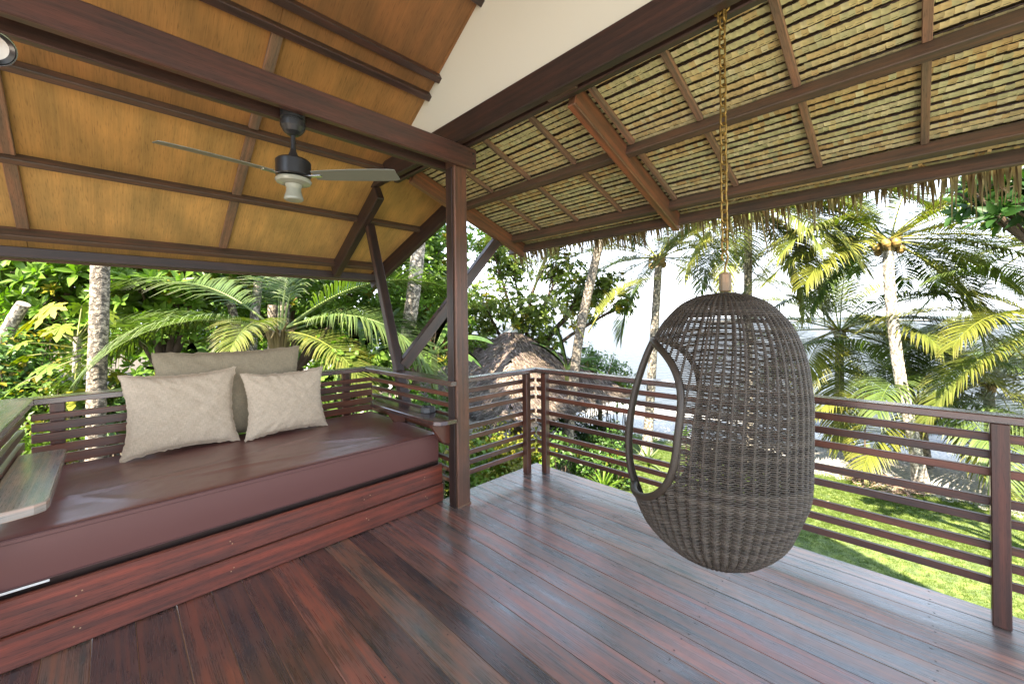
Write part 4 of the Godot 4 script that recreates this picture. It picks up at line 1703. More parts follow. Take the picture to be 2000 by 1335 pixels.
func build_hut() -> void:
	var c := V(8.77, 0, -8.77)
	var t := thing("thatched_hut", "small garden hut with a grey-brown thatched pyramid roof", "hut", c)
	var apex := 1.12
	var eave := -0.78
	var hs := 2.44
	var m := MB.new()
	var cs := [V(-hs, eave, hs), V(hs, eave, hs), V(hs, eave, -hs), V(-hs, eave, -hs)]
	for k in 4:
		m.face([cs[k], cs[(k + 1) % 4], V(0, apex - 0.05, 0)], [])
		m.face([cs[(k + 1) % 4] - V(0, 0.1, 0), cs[k] - V(0, 0.1, 0), V(0, apex - 0.2, 0)], [])
	part(t, "roof_base", m.mesh(), M.cover)
	for x in [-1.9, 1.9]:
		for z in [-1.9, 1.9]:
			m = MB.new()
			m.tube(PackedVector3Array([V(x, -3.1, z), V(x, -0.45, z)]), PackedFloat32Array([0.07]), 10)
			part(t, "post", m.mesh(), M.twig)
	# tufts of dry leaf
	var r := RandomNumberGenerator.new()
	r.seed = 31
	m = MB.new()
	for k in 7:
		var x := r.randf_range(-0.07, 0.07)
		var ln := r.randf_range(0.26, 0.46)
		var w := r.randf_range(0.012, 0.026)
		var yaw := r.randf_range(-0.4, 0.4)
		var d := V(sin(yaw), 0, cos(yaw))
		var sd := V(cos(yaw), r.randf_range(-0.7, 0.7), -sin(yaw)).normalized() * w
		var g: float = [0.35, 0.6, 0.8, 1.0, 1.25, 1.6, 0.5][k]
		var cc := Color(g, g * r.randf_range(0.93, 1.02), g * r.randf_range(0.86, 1.06))
		var p0 := V(x, r.randf_range(0.0, 0.02), -0.05)
		var p1 := p0 + d * ln * 0.55 + V(0, r.randf_range(0.0, 0.06), 0)
		var p2 := p0 + d * ln + V(0, r.randf_range(-0.02, 0.06), 0)
		var s := m.v.size()
		var nn := V(r.randf_range(-0.4, 0.4), 1, r.randf_range(-0.3, 0.3)).normalized()
		for q in [[p0, 1.0], [p1, 0.9]]:
			m.put(q[0] - sd * q[1], nn, Vector2.ZERO, cc)
			m.put(q[0] + sd * q[1], nn, Vector2.ZERO, cc)
		m.put(p2, nn, Vector2.ZERO, cc)
		m.tri(s, s + 2, s + 1)
		m.tri(s + 1, s + 2, s + 3)
		m.tri(s + 2, s + 4, s + 3)
	var tuft := m.mesh()
	for f in 4:
		var a: Vector3 = cs[f]
		var b: Vector3 = cs[(f + 1) % 4]
		var top := V(0, apex, 0)
		var down := ((a + b) / 2 - top).normalized()
		var side := (b - a).normalized()
		var nn := down.cross(side)
		if nn.y < 0:
			nn = -nn
		var pl := []
		var pc := PackedColorArray()
		var many := 3600 if f < 2 else (2600 if f == 3 else 1500)
		for k in many:
			var v := sqrt(r.randf())
			v = floorf(v * 17.0) / 17.0 + r.randf_range(-0.015, 0.015)
			v = clampf(v, 0.02, 1.01)
			var u := r.randf_range(-0.5, 0.5)
			var p := top.lerp((a + b) / 2 + (b - a) * u, v)
			var bs := Basis(down.cross(nn).normalized() * -1.0, nn, down).rotated(nn, r.randfn() * 0.22)
			bs = bs.rotated(side, r.randf_range(-0.2, 0.1))
			pl.append(Transform3D(bs.scaled(Vector3.ONE * r.randf_range(0.75, 1.2)), p + nn * r.randf_range(0.0, 0.05)))
			var g := r.randf_range(0.6, 1.3)
			var warm := r.randf_range(0.0, 1.0)
			pc.append(Color(0.29 * g, (0.215 + 0.015 * warm) * g, (0.19 - 0.03 * warm) * g))
		for k in many / 9:   # shaggy hem
			var u := r.randf_range(-0.5, 0.5)
			var p := (a + b) / 2 + (b - a) * u
			var bs := Basis(down.cross(nn).normalized() * -1.0, nn, down).rotated(nn, r.randfn() * 0.2).rotated(side, r.randf_range(0.1, 0.6) * (1 if down.cross(side).y < 0 else -1))
			pl.append(Transform3D(bs, p + nn * r.randf_range(-0.06, 0.04)))
			var g := r.randf_range(0.5, 1.2)
			pc.append(Color(0.20 * g, 0.165 * g, 0.135 * g))
		var o := multi(t, "thatch", tuft, M.dry, pl, pc)
		o.set_meta("kind", "stuff")
	m = MB.new()
	var q := 0.21
	for k in 4:
		var e0 := V([-1, 1, 1, -1][k] * q, apex - 0.02, [1, 1, -1, -1][k] * q)
		var e1 := V([1, 1, -1, -1][k] * q, apex - 0.02, [1, -1, -1, 1][k] * q)
		m.face([e0, e1, V(0, apex + 0.24, 0)], [])
	part(t, "roof_cap", m.mesh(), M.white)


# ---------------------------------------------------------------- palms

# one frond in its own upright plane: +x outwards, y up, metres
func frond(sd: int, ln: float, elev: float, droop: float, leaf: float, hang: float, tone: Color, tip: Color, pairs := 74) -> ArrayMesh:
	var r := RandomNumberGenerator.new()
	r.seed = sd
	var m := MB.new()
	var steps := 22
	var pts := PackedVector3Array()
	var p := Vector3.ZERO
	var dirs := []
	for j in steps + 1:
		var t := float(j) / steps
		var a := elev - droop * pow(t, 1.35)
		var d := V(cos(a), sin(a), 0.0)
		pts.append(p)
		dirs.append(d)
		p += d * ln / steps
	var radii := PackedFloat32Array()
	var cols := PackedColorArray()
	for j in steps + 1:
		var t := float(j) / steps
		radii.append(lerpf(0.030, 0.004, pow(t, 0.6)))
		cols.append(Color(tone.r * 2.2, tone.g * 1.75, tone.b * 1.8).lerp(Color(tone.r * 1.5, tone.g * 1.4, tone.b), t))
	m.tube(pts, radii, 5, false, Color.WHITE, 1.0, false, cols)
	var tw := r.randf_range(-0.25, 0.25)
	for k in pairs:
		var t := lerpf(0.17, 0.995, float(k) / (pairs - 1))
		var fi := t * steps
		var j := mini(int(fi), steps - 1)
		var base := pts[j].lerp(pts[j + 1], fi - j)
		var d: Vector3 = dirs[j]
		var nrm := V(-d.y, d.x, 0)
		var s := (t - 0.17) / 0.83
		var ll := leaf * (0.42 + 0.75 * sin(PI * pow(s, 0.72) * 0.93)) * r.randf_range(0.88, 1.08)
		for sg: float in [-1.0, 1.0]:
			if r.randf() < 0.03:
				continue
			var sweep := lerpf(0.45, 1.15, pow(s, 1.4)) + r.randf_range(-0.07, 0.07)
			var vee := 0.32 + tw * sg + r.randf_range(-0.1, 0.1)
			var out := (V(0, 0, sg) * cos(sweep) + d * sin(sweep) + nrm * vee * cos(sweep)).normalized()
			var g := r.randf_range(0.72, 1.25)
			var cb := Color(tone.r * g, tone.g * g, tone.b * g)
			var ct := cb.lerp(Color(tip.r * g, tip.g * g, tip.b * g), r.randf_range(0.2, 0.9))
			var w := 0.052 * (0.55 + 0.6 * sin(PI * (0.15 + 0.7 * s)))
			var q := base
			var dir := out
			var vs := m.v.size()
			var seg := 4
			for i in seg + 1:
				var f := float(i) / seg
				var side := dir.cross(nrm * 0.9 + V(0, 0.3, 0)).normalized()
				var ww := w * (0.35 + 1.3 * f if f < 0.4 else lerpf(0.87, 0.02, (f - 0.4) / 0.6))
				var nn := side.cross(dir).normalized()
				if nn.y < 0:
					nn = -nn
				var cc := cb.lerp(ct, f)
				m.put(q - side * ww * 0.5, (nn - side * 0.35).normalized(), Vector2.ZERO, cc)
				m.put(q + side * ww * 0.5, (nn + side * 0.35).normalized(), Vector2.ZERO, cc)
				q += dir * ll / seg
				dir = (dir + V(0, -hang * (0.25 + 0.75 * f) * 0.55, 0) + V(r.randf_range(-0.03, 0.03), 0, r.randf_range(-0.03, 0.03))).normalized()
			for i in seg:
				var a := vs + i * 2
				m.tri(a, a + 1, a + 2)
				m.tri(a + 1, a + 3, a + 2)
	return m.mesh()


var fronds := {}


func frond_mesh(kind: String, elev: float, v: int) -> ArrayMesh:
	var step := int(round(elev / 0.35))
	var key := "%s_%d_%d" % [kind, step, v]
	if not fronds.has(key):
		var e := step * 0.35
		var droop := 1.15 if e > 0.2 else 0.85
		if e > 1.2:
			droop = 0.75
		var hang := 0.95
		var tone := Color(0.085, 0.13, 0.024)
		var tip := Color(0.14, 0.125, 0.03)
		match kind:
			"yellow":
				tone = Color(0.15, 0.17, 0.03)
				tip = Color(0.18, 0.155, 0.03)
			"deep":
				tone = Color(0.055, 0.095, 0.024)
				tip = Color(0.09, 0.11, 0.026)
			"young":
				tone = Color(0.10, 0.155, 0.045)
				tip = Color(0.12, 0.14, 0.04)
				hang = 1.25
				droop *= 1.28
			"olive":
				tone = Color(0.125, 0.16, 0.032)
				tip = Color(0.17, 0.14, 0.035)
		fronds[key] = frond(hash(key) % 100000, 1.12 * 3.4, e, droop * (1.0 + 0.15 * (v - 0.5)), 1.02 if kind == "young" else 0.88, hang, tone, tip)
	return fronds[key]


const SCREEN_R := Vector3(0.7071, 0, 0.7071)
const SCREEN_F := Vector3(0.7071, 0, -0.7071)


# list entries: [turn in degrees (0 right of the view, 90 away), rise in radians, length factor, kind]
func add_frond(t: Node3D, at: Vector3, turn: float, rise: float, size: float, kind: String, v: int) -> void:
	var d := SCREEN_R * cos(deg_to_rad(turn)) + SCREEN_F * sin(deg_to_rad(turn))
	var z := d.cross(Vector3.UP).normalized()
	part(t, "frond", frond_mesh(kind, rise, v), M.frond, at + d * 0.06, Basis(d, Vector3.UP, z) * Basis.from_scale(Vector3.ONE * size))


func trunk_mesh(pts: Array, r0: float, r1: float) -> ArrayMesh:
	var cv := Curve3D.new()
	for p in pts:
		cv.add_point(p)
	for k in range(1, pts.size() - 1):
		var tg: Vector3 = (pts[k + 1] - pts[k - 1]) / 6.0
		cv.set_point_in(k, -tg)
		cv.set_point_out(k, tg)
	var ln := cv.get_baked_length()
	var n := int(ln / 0.06)
	var ps := PackedVector3Array()
	var rs := PackedFloat32Array()
	for k in n + 1:
		var f := float(k) / n
		ps.append(cv.sample_baked(f * ln, true))
		var swell := 1.0 + 0.55 * exp(-f * ln / 0.35)
		rs.append(lerpf(r0, r1, f) * swell * (1.0 + 0.018 * sin(f * ln * 37.0) + R.randf_range(-0.012, 0.012)))
	var m := MB.new()
	m.tube(ps, rs, 18, false, Color.WHITE, 2.0, true)
	return m.mesh()


func palm(called: String, label: String, base: Vector3, pts: Array, r0: float, r1: float, bark: Material, list: Array, nuts: int, group := "coconut palms in the garden") -> Node3D:
	var t := thing(called, label, "palm tree", base, group)
	var loc := [Vector3.ZERO]
	for p in pts:
		loc.append(p - base)
	part(t, "trunk", trunk_mesh(loc, r0, r1), bark)
	var top: Vector3 = loc[loc.size() - 1]
	var k := 0
	for f in list:
		add_frond(t, top + V(0, 0.02 * (k % 4), 0), f[0], f[1], f[2], f[3], k % 2)
		k += 1
	if list.size() > 4:   # fibrous sheath at the crown
		var m := MB.new()
		for q in 26:
			var a := TAU * q / 26 + R.randf() * 0.2
			var d := V(cos(a), 0, sin(a))
			var ln := R.randf_range(0.25, 0.6)
			var g := R.randf_range(0.7, 1.3)
			m.tube(PackedVector3Array([top - V(0, 0.25, 0) + d * r1 * 0.9, top + d * (r1 + 0.06) + V(0, 0.05, 0), top + d * (r1 + ln * 0.5) + V(0, ln * R.randf_range(-0.3, 0.5), 0)]), PackedFloat32Array([0.035, 0.028, 0.008]), 5, false, Color(0.17 * g, 0.125 * g, 0.05 * g))
		part(t, "leaf_sheaths", m.mesh(), M.dry)
	for q in nuts:
		var a := TAU * q / maxi(nuts, 1) + R.randf() * 0.5
		var m := MB.new()
		m.lathe([Vector2(0, -0.12), Vector2(0.06, -0.10), Vector2(0.095, -0.03), Vector2(0.09, 0.05), Vector2(0.05, 0.11), Vector2(0, 0.125)], 12, Vector3.ZERO, Basis(V(cos(a), 0.3, sin(a)).normalized(), 0.4))
		part(t, "coconut", m.mesh(), M.nut, top + V(cos(a) * R.randf_range(0.2, 0.34), R.randf_range(-0.32, -0.02), sin(a) * R.randf_range(0.2, 0.34)))
	return t


func crown(n: int, kinds: Array, size: float, sd: int, low := -0.75, high := 1.35) -> Array:
	var r := RandomNumberGenerator.new()
	r.seed = sd
	var out := []
	for k in n:
		var f := (k + 0.5) / n
		out.append([fmod(k * 137.5 + r.randf_range(-14, 14) + sd * 31.0, 360.0), lerpf(high, low, pow(f, 0.85)) + r.randf_range(-0.12, 0.12), size * r.randf_range(0.88, 1.12) * (0.8 if f < 0.12 else 1.0), kinds[r.randi_range(0, kinds.size() - 1)]])
	return out


func gy(p: Vector3) -> Vector3:
	return V(p.x, ground_y(p.x, p.z) - 0.05, p.z)


func build_palms() -> void:
	M.nut = mat(lin(0.26, 0.16, 0.045), 0.5)
	# left of the house
	palm("coconut_palm", "thick ringed palm trunk rising just behind the left of the daybed", gy(V(-0.2, 0, -7.95)), [V(-0.14, 0.58, -7.92), V(-0.09, 2.33, -7.87), V(-0.02, 7.6, -7.8)], 0.108, 0.092, M.bark, crown(11, ["olive", "deep"], 1.0, 3), 0)
	var left := [[184, 0.40, 0.88, "young"], [204, 0.30, 0.80, "young"], [172, 0.66, 0.95, "young"], [92, 1.50, 0.95, "young"], [60, 1.25, 0.9, "young"], [120, 1.2, 0.85, "deep"], [8, 0.70, 0.95, "young"], [350, 0.45, 0.85, "young"], [20, 0.30, 0.80, "deep"], [330, 0.0, 0.62, "olive"], [232, 0.20, 0.65, "young"], [150, 0.1, 0.7, "deep"], [285, 0.25, 0.55, "olive"], [40, 0.85, 0.95, "deep"]]
	palm("young_palm", "young coconut palm with arching green fronds behind the pillows", gy(V(2.08, 0, -7.82)), [V(2.08, 1.28, -7.82)], 0.17, 0.13, M.bark, left, 0)
	palm("coconut_palm", "pale straight palm trunk seen between the brace and the thick post", gy(V(4.1, 0, -7.5)), [V(4.20, 0.23, -7.40), V(4.44, 2.74, -7.15), V(4.75, 7.4, -6.9)], 0.15, 0.125, M.bark_pale, crown(11, ["olive", "deep"], 0.95, 5), 0)
	# towards the sea
	palm("coconut_palm", "white-barked coconut palm at the lawn's edge with orange nuts", V(14.95, -3.0, 0.10), [V(14.80, -2.0, 0.0), V(14.55, 0.0, -0.28), V(14.40, 2.1, -0.43), V(14.39, 3.40, -0.46)], 0.135, 0.112, M.bark_white,
		[[182, 0.45, 0.92, "olive"], [200, 0.15, 0.9, "yellow"], [160, 0.75, 1.0, "olive"], [8, 0.85, 1.15, "olive"], [352, 0.45, 1.1, "yellow"], [20, 0.35, 1.05, "olive"], [275, 0.35, 0.85, "yellow"], [300, 0.65, 1.0, "yellow"], [320, 0.3, 1.0, "olive"], [90, 0.9, 1.0, "deep"], [120, 0.4, 1.0, "deep"], [60, 0.4, 1.0, "deep"], [5, 0.1, 1.1, "olive"], [170, 0.15, 1.0, "olive"], [330, 0.7, 1.05, "yellow"], [300, -0.1, 0.9, "yellow"], [305, -0.6, 0.85, "olive"], [332, -0.6, 0.95, "olive"], [345, -0.15, 1.05, "olive"], [28, 0.05, 1.0, "olive"], [318, 0.55, 1.0, "olive"], [195, 0.35, 1.0, "olive"], [187, -0.1, 1.0, "olive"], [175, 0.55, 1.15, "yellow"], [340, 1.25, 0.9, "olive"], [310, -0.45, 0.85, "olive"], [190, -0.35, 0.8, "deep"], [0, -0.35, 0.85, "deep"], [40, -0.1, 0.9, "deep"]], 6)
	palm("coconut_palm", "slender coconut palm on the lawn seen left of the hanging chair", V(12.22, -3.0, -6.16), [V(12.26, -2.6, -6.13), V(12.40, 0.2, -5.98), V(12.57, 3.40, -5.81)], 0.15, 0.12, M.bark_pale, [[180, 0.5, 0.9, "yellow"], [200, 0.0, 0.8, "deep"], [280, 0.4, 0.6, "yellow"], [0, 0.35, 0.95, "yellow"], [340, -0.1, 0.9, "deep"], [20, 0.1, 0.9, "deep"], [60, 0.7, 0.9, "olive"], [120, 0.7, 0.9, "olive"], [150, 0.9, 0.9, "olive"], [30, 1.1, 0.9, "olive"], [310, 0.8, 0.8, "yellow"], [90, 0.1, 0.9, "deep"], [205, -0.8, 0.8, "deep"], [175, 0.1, 0.85, "olive"], [350, 0.55, 0.95, "yellow"], [165, -0.2, 0.8, "deep"], [5, -0.4, 0.85, "deep"], [315, 0.2, 0.85, "yellow"]], 3)
	var lean := palm("coconut_palm", "leaning palm beside the thatched hut with drooping yellow frond", gy(V(8.35, 0, -6.5)), [V(8.60, 0.44, -6.25), V(8.85, 2.3, -5.98), V(9.20, 4.17, -5.65)], 0.135, 0.11, M.bark, [[345, 0.25, 0.85, "yellow"], [325, -0.15, 0.8, "olive"], [190, 0.1, 0.8, "olive"], [205, -0.35, 0.75, "olive"], [160, 0.4, 0.9, "olive"], [20, 0.5, 0.9, "olive"], [60, 0.4, 0.9, "deep"], [110, 0.5, 0.9, "deep"], [260, 0.9, 0.8, "olive"], [300, 1.0, 0.8, "olive"]], 0)
	add_frond(lean, V(8.62, 1.12, -5.94) - lean.position, 12, 1.2, 0.66, "yellow", 0)
	add_frond(lean, V(8.62, 1.0, -5.94) - lean.position, 165, 1.0, 0.55, "olive", 1)
	palm("coconut_palm", "coconut palm behind the chain and chair with fronds under the eave", V(13.4, -3.05, -3.5), [V(13.35, -1.0, -3.48), V(13.05, 2.4, -3.38), V(12.95, 4.68, -3.32)], 0.12, 0.10, M.bark_pale, [[180, 0.25, 0.9, "olive"], [205, -0.3, 0.9, "yellow"], [150, 0.4, 1.0, "olive"], [0, 0.2, 0.95, "olive"], [335, -0.3, 0.9, "yellow"], [310, 0.1, 0.85, "olive"], [280, -0.5, 0.75, "olive"], [240, 0.0, 0.8, "olive"], [30, -0.3, 1.0, "olive"], [60, 0.1, 1.0, "deep"], [90, -0.4, 1.0, "deep"], [120, -0.1, 1.0, "deep"], [355, -0.65, 1.0, "deep"], [190, 0.8, 0.9, "olive"], [20, 0.9, 0.9, "olive"], [350, -0.1, 1.05, "olive"], [325, -0.6, 1.0, "yellow"], [10, -0.55, 1.0, "olive"], [165, -0.35, 0.95, "olive"], [300, -0.4, 0.9, "olive"], [345, 0.35, 1.15, "olive"], [15, -0.1, 1.1, "olive"], [350, -0.85, 0.9, "yellow"], [330, 0.5, 1.0, "olive"], [220, -0.6, 0.8, "olive"]], 4)
	palm("young_palm", "low young palm growing at the foot of the white-barked palm", gy(V(17.5, 0, 0.2)), [V(17.4, -2.2, 0.15), V(17.34, -1.3, 0.07)], 0.15, 0.12, M.bark, crown(24, ["young", "yellow", "olive", "young"], 1.1, 11, -0.3, 1.4), 0)
	palm("coconut_palm", "palm at the right edge with bright green fronds over the water", gy(V(15.6, 0, 2.6)), [V(15.3, -0.6, 2.45), V(14.96, 1.20, 2.23)], 0.15, 0.12, M.bark, crown(16, ["yellow", "young", "yellow", "olive"], 0.85, 13, -0.4, 1.3), 2)
	palm("coconut_palm", "dark distant palm at the right edge under the broad leaves", gy(V(21.6, 0, 3.1)), [V(21.4, 0.5, 3.0), V(21.27, 3.66, 2.89)], 0.15, 0.12, M.bark, crown(15, ["deep", "olive", "deep"], 1.05, 17), 3)
	palm("young_palm", "bushy low palm seen right behind the hanging chair's right side", gy(V(18.0, 0, -1.85)), [V(17.95, -1.0, -1.85), V(17.96, 0.95, -1.83)], 0.15, 0.12, M.bark_pale, crown(22, ["olive", "young", "yellow", "olive"], 1.15, 19, -0.5, 1.35), 0)
	palm("young_palm", "low palm over the water left of the right railing post", gy(V(19.3, 0, 1.7)), [V(19.25, -1.8, 1.65), V(19.20, -0.7, 1.62)], 0.15, 0.12, M.bark, crown(18, ["young", "olive", "yellow"], 0.95, 23, -0.4, 1.35), 0)



# ---------------------------------------------------------------- trees and shrubs

# a spray of leaves: kind 0 long oval rosette, 1 small oval spray, 2 round leaves
func spray(kind: int, sd: int) -> ArrayMesh:
	var r := RandomNumberGenerator.new()
	r.seed = sd
	var m := MB.new()
	var n: int = [11, 9, 7][kind]
	for k in n:
		var a := k * 2.39996 + r.randf_range(-0.3, 0.3)
		var rise := 0.0
		var ln := 0.0
		var wd := 0.0
		var base := Vector3.ZERO
		match kind:
			0:
				rise = lerpf(1.2, 0.05, float(k) / n) + r.randf_range(-0.15, 0.15)
				ln = lerpf(0.15, 0.26, float(k) / n) * r.randf_range(0.85, 1.15)
				wd = ln * 0.40
			1:
				base = V(r.randf_range(-0.09, 0.09), r.randf_range(-0.07, 0.07), r.randf_range(-0.09, 0.09))
				rise = r.randf_range(-0.5, 0.9)
				ln = r.randf_range(0.07, 0.12)
				wd = ln * 0.52
			2:
				base = V(r.randf_range(-0.12, 0.12), r.randf_range(-0.08, 0.08), r.randf_range(-0.12, 0.12))
				rise = r.randf_range(-0.5, 0.6)
				ln = r.randf_range(0.09, 0.14)
				wd = ln * 0.8
		blade(m, base, V(cos(a) * cos(rise), sin(rise), sin(a) * cos(rise)), ln, wd, r, 0.5 if kind == 0 else 0.3)
	return m.mesh()


func blade(m: MB, base: Vector3, dir: Vector3, ln: float, wd: float, r: RandomNumberGenerator, curl: float) -> void:
	var side := dir.cross(Vector3.UP)
	if side.length() < 0.1:
		side = dir.cross(Vector3.RIGHT)
	side = side.normalized().rotated(dir, r.randf_range(-0.5, 0.5))
	var nn := side.cross(dir).normalized()
	if nn.y < 0:
		nn = -nn
	var g := r.randf_range(0.72, 1.22)
	var prof := [0.12, 0.75, 1.0, 0.62, 0.02]
	var s := m.v.size()
	var p := base + dir * ln * 0.08
	var d := dir
	for j in 5:
		var w: float = wd * prof[j] * 0.5
		var c := Color(g, g, g)
		var cm := Color(g * 1.35, g * 1.2, g * 1.2)
		m.put(p - side * w + nn * w * 0.30, (nn + side * 0.35).normalized(), Vector2.ZERO, c)
		m.put(p, nn, Vector2.ZERO, cm)
		m.put(p + side * w + nn * w * 0.30, (nn - side * 0.35).normalized(), Vector2.ZERO, c)
		p += d * ln / 4.0
		d = (d - nn * curl * 0.22).normalized()
	for j in 4:
		for k in 2:
			var a := s + j * 3 + k
			m.tri(a, a + 1, a + 3)
			m.tri(a + 1, a + 4, a + 3)


var sprays := {}


func spray_mesh(kind: int, v: int) -> ArrayMesh:
	var key := kind * 10 + v
	if not sprays.has(key):
		sprays[key] = spray(kind, 900 + key)
	return sprays[key]


# lobes: [centre, radius]; per: sprays per square metre of lobe
func foliage(t: Node3D, called: String, lobes: Array, kind: int, per: float, size: float, tone: Color, vary: float, sd: int, yellow := 0.05) -> void:
	var r := RandomNumberGenerator.new()
	r.seed = sd
	var f := FastNoiseLite.new()
	f.seed = sd
	f.frequency = 0.9
	var pl := [[], []]
	var pc := [PackedColorArray(), PackedColorArray()]
	for lb in lobes:
		var c: Vector3 = lb[0] - t.position
		var rad: float = lb[1]
		var n := int(per * rad * rad * 12.0)
		for k in n:
			var d := V(r.randfn(), r.randfn(), r.randfn()).normalized()
			var depth := pow(r.randf(), 0.45)
			if r.randf() < 0.2:
				depth = r.randf()
			var bump := 1.0 + 0.35 * f.get_noise_3dv((c + d * rad) * 1.6)
			var p := c + d * V(1.0, 0.85, 1.0) * rad * depth * bump
			if f.get_noise_3dv(p * 2.2 + V(40, 0, 0)) < -0.28:
				continue
			var y := (d + V(0, 0.75, 0) + V(r.randfn(), r.randfn(), r.randfn()) * 0.25).normalized()
			var x := y.cross(V(r.randfn(), r.randfn(), r.randfn())).normalized()
			var sc := size * r.randf_range(0.7, 1.25)
			var q := r.randi_range(0, 1)
			pl[q].append(Transform3D(Basis(x, y, x.cross(y)).scaled(Vector3.ONE * sc), p))
			var g := 1.0 + vary * f.get_noise_3dv(p * 1.1 + V(0, 90, 0)) * 1.6 + r.randf_range(-0.2, 0.2)
			var cc := Color(tone.r * g, tone.g * g, tone.b * g)
			if r.randf() < yellow:
				cc = Color(0.22 * g, 0.19 * g, 0.02)
			pc[q].append(cc)
	for q in 2:
		if pl[q].size():
			multi(t, called, spray_mesh(kind, q), M.leaf, pl[q], pc[q]).set_meta("kind", "stuff")


func tree(called: String, label: String, base: Vector3, lobes: Array, kind: int, per: float, size: float, tone: Color, sd: int, bark: Material, thick := 0.16, vary := 0.35, yellow := 0.05, group := "", category := "tree") -> void:
	var t := thing(called, label, category, base, group)
	var m := MB.new()
	var mid := Vector3.ZERO
	for lb in lobes:
		mid += lb[0] / lobes.size()
	var fork := base.lerp(mid, 0.55) - base
	fork.x *= 0.6
	fork.z *= 0.6
	m.tube(PackedVector3Array([V(0, -0.2, 0), fork * 0.5 + V(0.08, 0, 0.05) * thick * 6.0, fork]), PackedFloat32Array([thick * 1.25, thick, thick * 0.75]), 10)
	part(t, "trunk", m.mesh(), bark)
	var r := RandomNumberGenerator.new()
	r.seed = sd
	m = MB.new()
	for lb in lobes:
		var e: Vector3 = lb[0] - base
		var k := fork.lerp(e, 0.5) + V(r.randfn(), r.randf(), r.randfn()) * 0.15
		m.tube(PackedVector3Array([fork * 0.93, k, e]), PackedFloat32Array([thick * 0.5, thick * 0.35, thick * 0.18]), 7)
		for q in 5:
			var d := V(r.randfn(), r.randf_range(-0.3, 1.0), r.randfn()).normalized()
			m.tube(PackedVector3Array([k.lerp(e, r.randf()), e + d * lb[1] * 0.45, e + d * lb[1] * 0.85]), PackedFloat32Array([thick * 0.16, thick * 0.1, thick * 0.04]), 5)
	part(t, "limbs", m.mesh(), bark)
	foliage(t, "crown", lobes, kind, per, size, tone, vary, sd, yellow)


